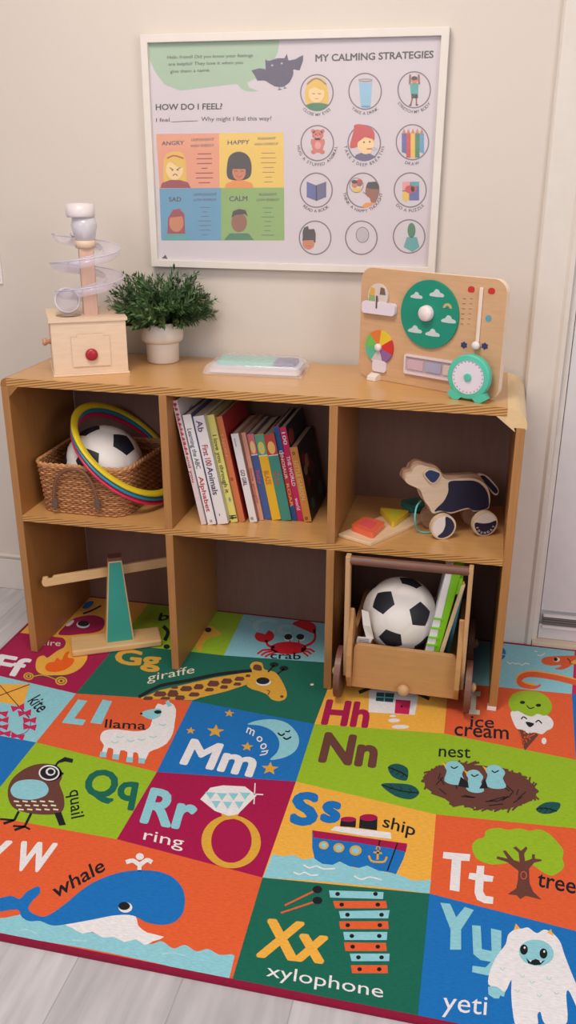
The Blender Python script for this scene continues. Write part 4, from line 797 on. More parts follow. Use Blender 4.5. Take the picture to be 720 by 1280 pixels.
# ------------------------------------------------------------------ pull-along dog
dz = thing('pull_along_dog', (1.0286, .123, MZ), 'wooden pull-along toy dog with navy patches, standing in the upper right cubby', 'toy', rotz=math.radians(24))
DM = dz.matrix_world; dn = DM.to_3x3() @ Vector((0, -1, 0)); inv = DM.inverted()
def dl(pts, x0=500, y0=570, k=5.143):
    out = []
    for x, y in pts:
        v = inv @ on_plane(x0+x/k, y0+y/k, tuple(DM.translation+dn*.022), tuple(dn)); out.append((v.x, v.z))
    return out
def s2(pts, n=4): return [(p[0], p[1]) for p in spline([(*p, 0) for p in pts], n)]
NAVY = mat('navy_paint', (20, 26, 56), .45); DB = mat('dog_maple', (214, 190, 164), .5, 'wood', grain=(3, 30, 30), lo=.95); DB2 = mat('dog_core', (176, 138, 112), .5, 'wood', grain=(3, 30, 30))
body = s2([(35, 160), (45, 125), (75, 110), (90, 80), (130, 60), (185, 72), (235, 85), (262, 110), (285, 145), (330, 155), (400, 146), (480, 148), (535, 170), (570, 215), (582, 270), (575, 330), (555, 345), (480, 360), (450, 342), (400, 352), (330, 372), (280, 358), (215, 372), (190, 330), (160, 290), (135, 225), (105, 205), (60, 185)])
q = MB(); q.prism(dl(body), -.020, -.007, DB); q.prism(dl(body), .007, .020, DB); q.obj('body', dz, bevel=.0012)
core = s2([(28, 150), (38, 105), (75, 92), (95, 55), (130, 42), (185, 60), (235, 72), (270, 100), (300, 135), (400, 134), (500, 130), (545, 160), (575, 215), (580, 270), (570, 330), (480, 355), (330, 365), (215, 365), (170, 300), (135, 220), (60, 180)])
q = MB(); q.prism(dl(core), -.007, .007, DB2); q.obj('core', dz, label='darker middle wood layer')
q = MB(); q.prism(dl(s2([(318, 168), (400, 160), (480, 162), (530, 190), (562, 235), (572, 290), (562, 335), (480, 352), (440, 335), (400, 342), (330, 362), (260, 352), (225, 358), (240, 335), (285, 290), (312, 230)])), -.0212, -.020, NAVY); q.obj('coat_patch', dz, label='navy painted coat patch')
q = MB(); q.prism(dl(s2([(150, 112), (185, 80), (230, 90), (262, 108), (245, 150), (208, 178), (170, 150)], 3)), -.0255, -.0202, DB); e_ = q.obj('ear', dz, bevel=.0008); q = MB(); q.prism(dl(s2([(158, 112), (188, 88), (228, 98), (252, 112), (238, 145), (208, 168), (178, 145)], 3)), -.0262, -.0255, mat('ear_navy', (28, 50, 96), .45)); q.obj('ear_patch', e_, label='navy ear patch')
tl = s2([(515, 150), (535, 132), (580, 145), (625, 190), (655, 235), (645, 268), (618, 262), (590, 225), (545, 180)])
q = MB(); q.prism(dl(tl), -.004, .004, DB); t_ = q.obj('tail', dz, bevel=.0008); q = MB(); q.prism(dl(s2([(530, 150), (560, 142), (610, 188), (648, 235), (640, 258), (620, 250), (590, 215), (550, 172)])), -.0048, -.004, NAVY); q.obj('tail_patch', t_)
def wheel(px, py, rad, ysign, kind):
    v = inv @ on_plane(px, py, tuple(DM.translation+dn*(.036*ysign)), tuple(dn)); cx, cz = v.x, rad+.0002; y0_, y1_ = (-.040, -.026) if ysign > 0 else (.026, .040)
    q = MB(); q.prism(circ(cx, cz, rad, n=40), y0_, y1_, DB2 if ysign < 0 else DB); w_ = q.obj('wheel', dz, bevel=.0018)
    if ysign > 0:
        q = MB(); a0, a1 = (-70, 130) if kind == 0 else (180, 360)
        q.prism(circ(cx, cz, rad*.88, n=36), y0_-.0005, y0_, mat('wheel_white', (226, 218, 214), .5))
        q.prism(s2([(cx+u*rad, cz+v_*rad) for u, v_ in ([(.1, .86), (.6, .6), (.86, 0), (.6, -.6), (0, -.86), (-.45, -.72), (-.05, -.35), (.12, .2)] if kind == 0 else [(-.84, .2), (-.84, -.2), (-.5, -.7), (0, -.87), (.5, -.7), (.84, -.2), (.84, .25), (.4, .12), (0, .08), (-.4, .12)])], 3), y0_-.001, y0_-.0005, mat('wheel_navy', (26, 30, 62) if kind == 0 else (14, 14, 20), .45))
        if kind: 
            for i, ch in enumerate('FOUNDRY'):
                a = math.radians(200+i*23.5); vs, fs, wd = glyphs(ch, .02); h_ = .0075; u_ = Vector((-math.sin(a), math.cos(a))); r_o = Vector((math.cos(a), math.sin(a)))
                q.add([(cx+r_o.x*rad*.78+u_.x*(aa-wd/2)*h_-r_o.x*b_*h_, y0_-.0013, cz+r_o.y*rad*.78+u_.y*(aa-wd/2)*h_-r_o.y*b_*h_) for aa, b_ in vs], fs, WHITE)
        q.obj('wheel_print', w_, merge=False)
    return cx, cz
x1_, z1_ = wheel(554, 655, .0305, 1, 0); x2_, z2_ = wheel(606, 653, .0305, 1, 1)
for xx in (x1_, x2_):
    q = MB(); q.prism(circ(xx, .0307, .0305, n=36), .026, .040, DB2); q.obj('wheel', dz, bevel=.0018)
    q = MB(); q.cyl((xx, -.027, .031), (xx, .027, .031), .004, DB2); q.obj('axle', dz)
q = MB(); CORD = mat('cord', (110, 196, 190), .6)
cp = [on_plane(526, 626, (1.02, .12, .5), (0, -1, 0)), on_plane(520.5, 634, (0, .1, 0), (0, -1, 0)), on_plane(518.5, 650, (0, .09, 0), (0, -1, 0)), at(522, 662, 'z', MZ+.006), at(530, 665.5, 'z', MZ+.003), at(545, 665, 'z', MZ+.003)]
q.tube(spline(cp, 6, False), .0022, CORD, 8); q.obj('pull_cord', dz, world=True, label='pale teal pull cord')

# ------------------------------------------------------------------ shape puzzle
c4 = [at(x, y, 'z', MZ+.009) for x, y in ((422.5, 667), (463, 679), (520, 654), (494, 641))]
c4[3] = c4[0]+(c4[2]-c4[1])
o_ = c4[0]; ux = (c4[1]-c4[0]); uy = (c4[2]-c4[1])*1.35
t = thing('puzzle_board', (o_.x, o_.y, MZ), 'pale wooden puzzle board lying in the upper right cubby in front of the toy dog', 'board')
q = MB(); pp = [o_, o_+ux, o_+ux+uy, o_+uy]; q.prism([(p.x, p.y) for p in pp], MZ+.0002, MZ+.009, MAPLE, 'z'); q.obj('board', t, world=True, bevel=.002)
q = MB()
for f in (.25, .6, .87): q = MB(); c_ = o_+ux*.5+uy*f; q.cyl((c_.x, c_.y, MZ+.0088), (c_.x, c_.y, MZ+.0091), .004, MAPLE); q.obj('peg', t, world=True)
def piece(nm, pxs, rgb, lb, hl, rnd=.006):
    P3 = [at(x, y, 'z', MZ+.023) for x, y in pxs]; cn = sum(P3, Vector())/len(P3); t = thing(nm, (cn.x, cn.y, MZ+.0092), lb, 'puzzle piece'); m = mat(nm, rgb, .35, coat=.3)
    pts = []
    for i, p in enumerate(P3):
        a, c_ = P3[i-1], P3[(i+1) % len(P3)]
        da = (a-p).normalized()*rnd*1.6; dc = (c_-p).normalized()*rnd*1.6
        for k in range(5): f = k/4; pts.append(tuple(((p+da)*(1-f)**2+p*2*f*(1-f)+(p+dc)*f*f)[:2]))
    q = MB(); q.prism(pts, MZ+.0092, MZ+.023, m, 'z', side=m); q.obj('block', t, world=True, bevel=.003)
    sm3 = [(cn.x+(x-cn.x)*.55, cn.y+(y-cn.y)*.55) for x, y in pts]; q = MB(); q.prism(sm3, MZ+.023, MZ+.0240, mat(nm+'_mark', hl, .4), 'z'); q.obj('top_print', t, world=True, label='raised matching shape on top')
piece('orange_piece', [(438, 656), (455, 645), (482, 652), (466, 667)], (238, 110, 76), 'orange rounded square block at the near end of the puzzle board', (226, 90, 96))
piece('yellow_piece', [(474, 634), (513, 638), (491, 654)], (226, 190, 40), 'yellow triangular block in the middle of the puzzle board', (196, 200, 60), .008)
piece('teal_piece', [(500, 625), (522, 621), (533, 630), (514, 636)], (36, 132, 120), 'dark teal block at the far end of the puzzle board, behind the yellow one', (30, 116, 106))

# ------------------------------------------------------------------ push cart
ct = thing('push_cart', (.98, .05, RZ), 'wooden push cart with dark wheels parked in the lower right cubby', 'cart')
CW = mat('cart_wood', (196, 146, 96), .4, 'wood', grain=(3, 20, 20), lo=.95); CD = mat('cart_dark', (120, 80, 68), .4, 'wood', grain=(4, 20, 20), lo=.9); CP = mat('cart_post', (206, 164, 120), .45, 'wood', grain=(30, 30, 3), lo=.92)
q = MB(); fl = at(438, 858, 'y', -.03); fr_ = at(568, 874, 'y', -.03); q.prism([(.858, .045), (1.098, .045)]+[(1.098-.012+.012*math.cos(a), .158-.012+.012*math.sin(a)) for a in [PI/2*i/5 for i in range(6)]]+[(.860+.012-.012*math.sin(a), .160-.012+.012*math.cos(a)) for a in [PI/2*i/5 for i in range(6)]], -.032, -.020, CW); q.obj('front_panel', ct, world=True, bevel=.0015)
q = MB(); q.box((.86, -.02, .088), (1.096, .25, .098), CW); q.obj('bin_floor', ct, world=True)
q = MB(); q.prism([(.86, .045), (1.096, .045), (1.096, .158), (.86, .158)], .25, .262, CW); q.obj('back_panel', ct, world=True, bevel=.0015)
for sx in (.846, 1.098):
    q = MB(); pr = [(-.034, .045), (.264, .045), (.264, .16), (.06, .165), (.02, .185), (0, .22), (-.018, .245), (-.034, .235)]
    q.prism([(u, v) for u, v in s2(pr, 4)], sx, sx+.012, CW, 'x'); q.obj('side_panel', ct, world=True, bevel=.0015)
for xa, xb in ((.838, .8405), (1.1105, 1.113)):
    q = MB(); q.prism([(-.052, .392), (-.030, .392), (-.016, .075), (-.038, .075)], xa-.001, xb+.008 if xa < 1 else xb+.0065, CP, 'x'); q.obj('handle_post', ct, world=True, bevel=.002)
q = MB(); q.cyl((.846, -.041, .380), (1.112, -.041, .380), .0105, CD); q.obj('handle_bar', ct, world=True, label='dark round handle bar')
for sx, s_ in ((.8345, -1), (1.1225, 1)):
    for wy in (.0, .21):
        q = MB(); x0, x1 = (sx-.0155, sx-.001) if s_ < 0 else (sx, sx+.0145)
        q.prism(circ(wy-.012, RZ+.0622, .0620, n=48), x0, x1, CD, 'x'); wo = q.obj('wheel', ct, world=True, bevel=.003, label='dark brown wooden wheel')
        q = MB(); xx = x0 if s_ < 0 else x1; q.sphere((xx+s_*.004, wy-.012, RZ+.0622), (.008, .011, .011), CP); q.obj('hub', wo, world=True)
for wy in (-.012, .198): q = MB(); q.cyl((.834, wy, RZ+.0622), (1.124, wy, RZ+.0622), .006, CD); q.obj('axle', ct, world=True)
q = MB(); c_ = at(504, 862, 'y', -.04); q.sphere((c_.x, -.043, c_.z), (.014, .012, .014), CP); q.cyl((c_.x, -.034, c_.z), (c_.x, -.02, c_.z), .006, CP); q.obj('front_knob', ct, world=True, label='round wooden knob under the front panel')

# things standing in the cart
gt = thing('toy_board', (1.04, .03, .099), 'white and bright lime green toy board standing on edge in the push cart', 'toy')
GR = mat('lime_plastic', (128, 200, 30), .35); GW = mat('toy_white', (232, 232, 236), .35)
def slab(xb0, xb1, xt0, xt1, z0, z1, y0, y1, m): q = MB(); q.prism([(xb0, z0), (xb1, z0), (xt1, z1), (xt0, z1)], y0, y1, m); return q
pA = [at(x, y, 'y', .0) for x, y in ((532, 811), (543, 812), (549.5, 813), (558.5, 712), (566.5, 713), (577.5, 714))]
f0 = (.1-pA[0].z)/(pA[3].z-pA[0].z)
def ex(i, j, z): a, b_ = pA[i], pA[j]; return a.x+(b_.x-a.x)*(z-a.z)/(b_.z-a.z)
zt = pA[3].z-.001
q = slab(ex(0, 3, .099), ex(1, 4, .099), ex(0, 3, zt), ex(1, 4, zt), .099, zt, .0, .17, GW); q.obj('board', gt, world=True, bevel=.002)
q = slab(ex(1, 4, .099), ex(2, 5, .099), ex(1, 4, zt), ex(2, 5, zt), .099, zt, -.002, .172, GR); g_ = q.obj('green_frame', gt, world=True, bevel=.002, label='lime green plastic frame')
for z in (.165, .185, .21, .235):
    q = MB(); q.box((ex(0, 3, z)-.001, -.005, z-.0018), (ex(1, 4, z)+.004, -.001, z+.0018), GR); q.obj('frame_rib', g_, world=True)
q = MB(); q.prism([(ex(2, 5, .30), .30), (ex(2, 5, .30)+.007, .302), (ex(2, 5, .34)+.007, .34), (ex(2, 5, .34), .342)], .0, .16, GR); q.obj('frame_lip', g_, world=True)
a0, a1 = at(553, 812, 'y', .01), at(580, 730, 'y', .01)
q = MB(); d = (a1-a0)/(a1.z-a0.z); p0 = a0+d*(.1-a0.z); q.prism([(p0.x-.006, .0995), (p0.x+.004, .0995), (a1.x+.003, a1.z), (a1.x-.006, a1.z+.001)], .0, .012, MAPLE); st = q.obj('wooden_stick', bevel=.001)
st.location = (0, 0, 0); tag(st, 'thin pale wooden stick leaning between the green toy board and the cart post', 'stick')
pu = thing('toy_pen', (1.09, .04, .1), 'small blue and yellow toy pen tip behind the wooden stick in the push cart', 'toy')
q = MB(); c0, c1 = Vector((1.072, .05, .10)), at(577, 735, 'y', .05); q.cyl(c0, c1, .006, mat('toy_blue', (60, 140, 170), .4)); q.obj('barrel', pu, world=True)
q = MB(); c2 = c1+(c1-c0).normalized()*.018; q.cyl(c1, c2, .0062, mat('toy_yellow', (220, 200, 50), .4), .004); q.obj('tip', pu, world=True)

# ------------------------------------------------------------------ balance scale
ang = math.radians(27.5); bx = thing('balance_scale', (.205, .086, RZ), 'wooden balance scale with a teal tapered post standing in the lower left cubby', 'toy', rotz=ang)
LW = mat('scale_wood', (222, 184, 132), .45, 'wood', grain=(3, 30, 30), lo=.95)
q = MB(); q.box((-.117, -.040, .0002), (.117, .040, .018), LW); q.obj('base', bx, bevel=.004)
TE = mat('teal_paint', (56, 160, 148), .5)
q = MB(); q.prism([(-.028, .0182), (.046, .0182), (.028, .250), (-.006, .250)], -.016, .016, LW); po_ = q.obj('post', bx, bevel=.001)
q = MB(); q.prism([(-.0245, .0186), (.0425, .0186), (.0257, .2465), (-.0037, .2465)], -.0168, -.016, TE); q.obj('painted_face', po_, label='teal painted face')
q = MB(); q.box((-.006, -.0158, .2502), (.028, .0158, .259), WALNUT); q.obj('top_cap', po_, label='darker wooden cap', bevel=.001)
q = MB()
bp_ = [(-.176, .196), (-.174, .187), (-.168, .183), (.172, .206), (.175, .214), (.173, .230), (.168, .231), (-.145, .211), (-.15, .204), (-.157, .204), (-.16, .210), (-.172, .209)]
q.prism(bp_, .0165, .026, LW); q.obj('beam', bx, bevel=.0015)

# ------------------------------------------------------------------ things on the top of the shelf
ba = math.radians(29); bd = thing('ball_drop_box', (.124, .034, H), 'pale wooden ball-drop box with clear spiral ramp, at the left end of the shelf top', 'toy', rotz=ba)
BW = mat('box_wood', (228, 202, 176), .5, 'wood', grain=(3, 26, 26), lo=.96); S = .172
q = MB(); q.box((0, 0, .005), (S, .008, .126), BW); q.box((0, S-.008, .005), (S, S, .126), BW); q.box((0, .008, .005), (.008, S-.008, .126), BW); q.box((S-.008, .008, .005), (S, S-.008, .126), BW); q.obj('box_body', bd, bevel=.001)
q = MB(); q.box((-.003, -.003, .0001), (S+.003, S+.003, .005), BW); q.obj('base_board', bd, bevel=.001)
q = MB(); hx, hy, hr = .046, .058, .030; ou = [(-.004, -.004), (S+.004, -.004), (S+.004, S+.004), (-.004, S+.004)]
n = 40; hole = circ(hx, hy, hr, n=n); vs = []; fs = []
outer = []
for i in range(n):
    a = 2*PI*i/n; dx, dy = math.cos(a), math.sin(a); tt = min([((S+.004-hx)/dx if dx > 0 else (-.004-hx)/dx) if abs(dx) > 1e-6 else 9, ((S+.004-hy)/dy if dy > 0 else (-.004-hy)/dy) if abs(dy) > 1e-6 else 9]); outer.append((hx+dx*tt, hy+dy*tt))
for z in (.126, .133):
    vs += [(x, y, z) for x, y in hole]+[(x, y, z) for x, y in outer]
for i in range(n):
    j = (i+1) % n; fs += [(i, j, n+j, n+i), (2*n+i, 3*n+i, 3*n+j, 2*n+j), (i, 2*n+i, 2*n+j, j), (n+i, n+j, 3*n+j, 3*n+i)]
corners = [(S+.004, S+.004), (-.004, S+.004), (-.004, -.004), (S+.004, -.004)]
q.add(vs, fs, BW)
for cx_, cy_ in corners:     # fill the corner the fan of rays cuts off
    c2_ = sorted(range(n), key=lambda i: math.dist(outer[i], (cx_, cy_)))[:2]; q.prism([outer[c2_[0]], (cx_, cy_), outer[c2_[1]]], .126, .133, BW, 'z')
q.obj('lid', bd, merge=False)
q = MB(); q.add([(x, y, .1255) for x, y in circ(hx, hy, hr*1.1, n=24)], [tuple(range(24))], mat('box_inside_shade', (120, 84, 70), .8)); q.obj('hole_shade', bd)  # disc closing the lid hole, its brown stands in for the shaded inside
q = MB(); door_o = [(.044, .022), (.132, .022), (.132, .092), (.118, .092), (.118, .098), (.058, .098), (.058, .092), (.044, .092)]
q.prism(door_o, -.0025, 0, BW, side=mat('box_edge', (150, 112, 84), .6)); do_ = q.obj('box_door', bd)
q = MB(); q.lathe([(0, .001), (.0135, .001), (.0145, .004), (.013, .008), (.008, .010), (0, .0105)], mat('knob_red', (172, 32, 50), .35), 28, Matrix.Translation((.088, -.0025, .050)) @ Matrix.Rotation(PI/2, 4, 'X'), True, False); q.obj('door_knob', do_, label='round dark red knob')
q = MB(); q.lathe([(0, 0), (.006, 0), (.005, .006), (.009, .012), (.010, .016), (.006, .020), (0, .020)], mat('knob_pink', (206, 150, 124), .5), 20, Matrix.Translation((0, .05, .075)) @ Matrix.Rotation(-PI/2, 4, 'Y'), True, False); q.obj('side_knob', bd)
pxy = (.098, .066)
q = MB(); q.prism(rrect(pxy[0]-.017, pxy[1]-.017, pxy[0]+.017, pxy[1]+.017, .004), .133, .285, mat('post_pink', (214, 178, 160), .5, 'wood', grain=(30, 30, 3), lo=.94), 'z'); q.obj('post', bd)
q = MB(); q.lathe([(.020, .285), (.024, .286), (.024, .30), (.022, .302)], BW, 28, Matrix.Translation((*pxy, 0)), True, False); q.cyl((*pxy, .285), (*pxy, .292), .023, BW); q.obj('post_collar', bd)
# clear helical trough
q = MB(); n = 96; turns = 2.35; vs = []; ks = 9
for i in range(n+1):
    f = i/n; a = math.radians(200)-f*turns*2*PI; z = .300-f*.150; rad = .052+.012*math.sin(f*PI)
    for k in range(ks):
        b_ = PI+PI*k/(ks-1); r_ = rad+.021*math.cos(b_); vs.append((pxy[0]+r_*math.cos(a), pxy[1]+r_*math.sin(a), z+.020+.021*math.sin(b_)))
q.add(vs, [(i*ks+k, i*ks+k+1, (i+1)*ks+k+1, (i+1)*ks+k) for i in range(n) for k in range(ks-1)], CLEAR, True)
o_ = q.obj('spiral_ramp', bd, label='clear plastic spiral ramp'); sl = o_.modifiers.new('s', 'SOLIDIFY'); sl.thickness = .0016
q = MB()
for side in (0, ks-1): q.tube([vs[i*ks+side] for i in range(n+1)], .0013, mat('clear_edge', (220, 216, 238), .1, alpha=.75, spec=.9), 6)
q.obj('ramp_edge', o_, label='bright rolled edge of the ramp')
q = MB(); cl = Vector((hx-.0, hy+.014, .165)); q.lathe([(.027, -.012), (.030, -.010), (.0305, 0), (.030, .010), (.027, .012), (.0255, .010), (.0265, 0), (.0255, -.01), (.027, -.012)], FROST, 36, Matrix.Translation(cl) @ Matrix.Rotation(math.radians(75), 4, 'X'), True, False)
q.sphere(cl+Vector((0, .004, 0)), (.026, .004, .026), CLEAR); q.obj('ramp_outlet', bd, label='round clear outlet of the ramp')
q = MB(); q.lathe([(.020, .300), (.022, .300), (.030, .335), (.026, .352), (.020, .352), (.026, .335), (.020, .300)], FROST, 32, Matrix.Translation((*pxy, 0)), True, False); q.obj('elbow', bd, label='frosted elbow above the post')
q = MB(); cxy = (pxy[0]-.006, pxy[1]); q.lathe([(.010, .352), (.031, .353), (.033, .358), (.033, .382), (.031, .382), (.031, .358), (.010, .356), (.010, .352)], mat('cup', (238, 232, 236), .25, alpha=.85), 36, Matrix.Translation((*cxy, 0)), True, False); q.obj('top_cup', bd, label='white cup where the ball goes in')

# potted plant
pp_ = thing('potted_plant', (.309, .262, H), 'bushy dark green artificial plant in a white two-tier pot behind the wooden box', 'plant')
q = MB(); PW = mat('pot_white', (226, 218, 210), .5)
q.lathe([(0, 0), (.036, 0), (.040, .004), (.041, .050), (.041, .051)], PW, 40, None, True, False); q.obj('pot_foot', pp_, label='narrower lower tier of the pot')
q = MB(); q.lathe([(0, .0512), (.045, .0512), (.051, .056), (.053, .064), (.053, .100), (.051, .102), (.048, .100), (.048, .09), (0, .088)], PW, 44, None, True, False); q.obj('pot', pp_)
q = MB(); q.lathe([(0, .0885), (.03, .094), (.0475, .0905)], mat('soil', (52, 44, 36), .9), 24, None, True, False); q.obj('soil', pp_)
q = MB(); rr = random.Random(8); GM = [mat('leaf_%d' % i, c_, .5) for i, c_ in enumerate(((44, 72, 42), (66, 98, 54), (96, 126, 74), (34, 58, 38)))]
for k in range(250):
    a = rr.uniform(0, 2*PI); el = rr.random()**.65; L = rr.uniform(.085, .136)*(1.0 if el > .5 else 1.1); dirr = Vector((math.cos(a)*el, math.sin(a)*el, 1.15-el*.75)).normalized()
    p = Vector((math.cos(a)*rr.uniform(0, .032), math.sin(a)*rr.uniform(0, .032), .09)); path = [p]; n = 9
    for i in range(n): dirr = (dirr+Vector((math.cos(a)*.03, math.sin(a)*.03, -.02-.02*el))).normalized(); p = p+dirr*L/n; path.append(p)
    if max(v.y for v in path)+.262 > WY-.012:
        path = [Vector((v.x, min(v.y, WY-.262-.012), v.z)) for v in path]
    q.tube(path, [.0011*(1-.6*i/n) for i in range(n+1)], GM[1], 4)
    for i in range(1, n+1):
        for s_ in range(5):
            t_ = (path[i]-path[i-1]).normalized(); az = rr.uniform(0, 2*PI); sd = t_.cross(Vector((math.cos(az), math.sin(az), .3))).normalized(); ld = (t_*.75+sd*.7).normalized(); ln = rr.uniform(.012, .022); wd = .0024
            w_ = ld.cross(t_).normalized()*wd; b0 = path[i]-(path[i]-path[i-1])*rr.random(); mid = b0+ld*ln*.5; tip = b0+ld*ln
            if tip.y+.262 > WY-.004: continue
            nrm = ld.cross(w_).normalized()*.0006
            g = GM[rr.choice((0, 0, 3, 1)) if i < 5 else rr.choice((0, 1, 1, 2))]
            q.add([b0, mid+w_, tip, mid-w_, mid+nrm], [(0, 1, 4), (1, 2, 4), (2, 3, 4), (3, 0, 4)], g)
q.obj('foliage', pp_, merge=False)

# wrapped pack
pk = thing('wrapped_pack', (.565, .2, H), 'flat stack of pastel pieces in clear wrap, lying mid-way along the shelf top', 'pack')
rot = Matrix.Translation((.568, .212, H)) @ Matrix.Rotation(math.radians(2), 4, 'Z')
for i, (rgb, z0, z1, dx, dy, sc) in enumerate((((226, 206, 206), .003, .012, 0, 0, 1), ((206, 208, 226), .0122, .019, .004, 0, .96), ((120, 204, 190), .0192, .026, -.022, .006, .66), ((96, 92, 150), .0192, .0265, .070, .004, .24))):
    q = MB(); w_, d_ = .222*sc/2, (.10 if i < 2 else .08)/2; q.prism(rrect(dx-w_, dy-d_, dx+w_, dy+d_, .014), z0, z1, mat('pack_%d' % i, rgb, .4), 'z', rot); q.obj('pastel_piece', pk, world=True, bevel=.0015)
q = MB(); nx, ny = 60, 30; rr = random.Random(2); vs = []
for j in range(ny+1):
    for i in range(nx+1):
        u, v = i/nx*2-1, j/ny*2-1; e = max(abs(u)**6, abs(v)**6); z = .0335*(1-e)**.5 if e < 1 else 0
        z = .001+max(0, z-.0005)+(.0012*math.sin(u*31+v*9+3*math.sin(v*7))+.0009*math.sin(v*40+u*13))*(1-e)*.9; vs.append((u*.121, v*.062, max(z, .0008)))
q.add(vs, [(j*(nx+1)+i, j*(nx+1)+i+1, (j+1)*(nx+1)+i+1, (j+1)*(nx+1)+i) for j in range(ny) for i in range(nx)], mat('wrap', (250, 248, 252), .12, alpha=.30, spec=1.0), True, rot)
q.obj('clear_wrap', pk, world=True, merge=False, label='crinkled clear plastic wrap')

# weather board
p0 = at(453, 471, 'z', H); p1 = at(603, 499, 'z', H); dv = Vector((p1.x-p0.x, p1.y-p0.y, 0)).normalized(); wa = math.atan2(dv.y, dv.x)
wb = thing('weather_board', (p0.x, p0.y, H), 'upright wooden activity board with weather dials and sliders at the right of the shelf top', 'toy', M=Matrix.Translation((p0.x, p0.y, H)) @ Matrix.Rotation(wa, 4, 'Z'))
WM = wb.matrix_world; wn = WM.to_3x3() @ Vector((0, -1, 0)); WI_ = WM.inverted()
def wl(x, y, off=0, z=(430, 320, 3.0)):
    v = WI_ @ on_plane(z[0]+x/z[2], z[1]+y/z[2], tuple(WM.translation+wn*off), tuple(wn)); return (v.x, v.z)
BO = mat('board_wood', (206, 166, 128), .45, 'wood', grain=(3, 24, 24), lo=.95)
cs = [wl(66, 455), wl(560, 505), wl(608, 90), wl(52, 58)]
zt = cs[3][1]; x0, x1 = -.012, cs[1][0]+.012
pts = rrect(x0, .0005, x1, max(cs[2][1], cs[3][1]), .03, 8)
q = MB(); q.prism(pts, 0, .014, BO, side=mat('board_edge', (236, 214, 192), .5)); q.obj('board', wb, bevel=.001)
xc = x1
# scene window
a = wl(58, 165, .012); b_ = wl(188, 228, .012)
q = MB(); q.prism(rrect(a[0]+.006, b_[1], b_[0], a[1], .009), -.012, -.001, mat('lilac_white', (226, 216, 230), .4)); pt = q.obj('white_pocket', wb, bevel=.003)
c_ = wl(118, 160, .017); q = MB(); q.box((c_[0]-.002, -.0128, c_[1]-.022), (c_[0]+.002, -.0118, c_[1]+.006), mat('slot_dark', (96, 76, 80), .6)); q.obj('slot', pt)
c_ = wl(125, 150, .008); q = MB(); q.prism(circ(c_[0], c_[1], .027, n=40), -.007, -.001, mat('scene_disc', (214, 200, 196), .5)); dk = q.obj('picture_disc', wb, bevel=.001)
q = MB(); q.prism([(c_[0]-.024, c_[1]+.0), (c_[0]-.008, c_[1]+.0), (c_[0]-.008, c_[1]+.016), (c_[0]-.018, c_[1]+.018)], -.0078, -.007, mat('pic_gold', (214, 170, 80), .5)); q.prism([(c_[0]-.024, c_[1]-.012), (c_[0]-.006, c_[1]-.012), (c_[0]-.008, c_[1]-.001), (c_[0]-.022, c_[1]-.001)], -.0078, -.007, mat('pic_green', (140, 176, 120), .5)); q.prism([(c_[0]+.006, c_[1]+.004), (c_[0]+.022, c_[1]+.004), (c_[0]+.018, c_[1]+.018), (c_[0]+.008, c_[1]+.020)], -.0078, -.007, mat('pic_brown', (120, 96, 84), .5)); q.obj('disc_print', dk)
# green dial
c_ = wl(318, 220, .006); ra = (wl(430, 222, .006)[0]-wl(205, 218, .006)[0])/2; rz = (wl(318, 97, .006)[1]-wl(318, 345, .006)[1])/2; ra = (ra+rz)/2
DG = mat('dial_green', (22, 142, 118), .4)
q = MB(); q.prism(circ(c_[0], c_[1], ra, n=64), -.006, -.0005, DG); dl_ = q.obj('weather_dial', wb, bevel=.001, label='large green dial printed with clouds and a rainbow')
q = MB(); kc = wl(308, 215, .012); q.lathe([(0, 0), (.0165, 0), (.0175, .003), (.0165, .012), (.014, .0155), (0, .0165)], mat('knob_white', (232, 222, 224), .4), 32, Matrix.Translation((kc[0], -.0062, kc[1])) @ Matrix.Rotation(PI/2, 4, 'X'), True, False); q.obj('dial_knob', dl_)
q = MB(); CL_ = mat('cloud_print', (196, 208, 212), .5)
for cx, cy, s_ in ((348, 140, 1), (272, 148, .85), (392, 238, 1), (266, 275, 1), (332, 288, 1)):
    u, v = wl(cx, cy, .006); k = ra/.060
    q.prism(s2([(u+a_*.011*s_*k, v+b2_*.008*s_*k) for a_, b2_ in ((-1.2, -.7), (-1.15, -.1), (-.6, .2), (-.2, .9), (.4, .7), (.6, .2), (1.2, 0), (1.25, -.7))], 2), -.0067, -.006, CL_)
for rr_, c2_ in ((.0105, (214, 170, 90)), (.0078, (170, 190, 130)), (.005, (70, 130, 140))):
    u, v = wl(388, 196, .006); q.prism([(u+math.cos(a_)*rr_*1.05, v+math.sin(a_)*rr_) for a_ in [PI*i/12 for i in range(13)]]+[(u+math.cos(a_)*(rr_-.0027), v+math.sin(a_)*(rr_-.0027)) for a_ in [PI*i/12 for i in range(12, -1, -1)]], -.0068-.00002, -.006, mat('bow%d' % int(rr_*1e4), c2_, .5))
q.obj('dial_print', dl_, merge=False)
# season wheel
c_ = wl(130, 342, .006); rw = ra*.52; cols = [(206, 50, 50), (226, 196, 50), (220, 120, 60), (110, 190, 90), (90, 186, 160), (206, 200, 206), (140, 100, 160)]
q = MB()
for i, c3 in enumerate(cols):
    a0, a1 = -20+i*360/7, -20+(i+1)*360/7; q.prism([(c_[0], c_[1])]+[(c_[0]+rw*math.cos(math.radians(a0+(a1-a0)*k/8)), c_[1]+rw*math.sin(math.radians(a0+(a1-a0)*k/8))) for k in range(9)], -.0052, -.0005, mat('season_%d' % i, c3, .45))
sw = q.obj('day_wheel', wb, label='wheel of seven coloured wedges', merge=False)
q = MB(); kc = (c_[0], c_[1]); q.lathe([(0, 0), (.0085, 0), (.0085, .006), (.006, .009), (0, .0095)], mat('knob_white', (232, 222, 224), .4), 24, Matrix.Translation((kc[0], -.0052, kc[1])) @ Matrix.Rotation(PI/2, 4, 'X'), True, False); q.obj('wheel_knob', sw)
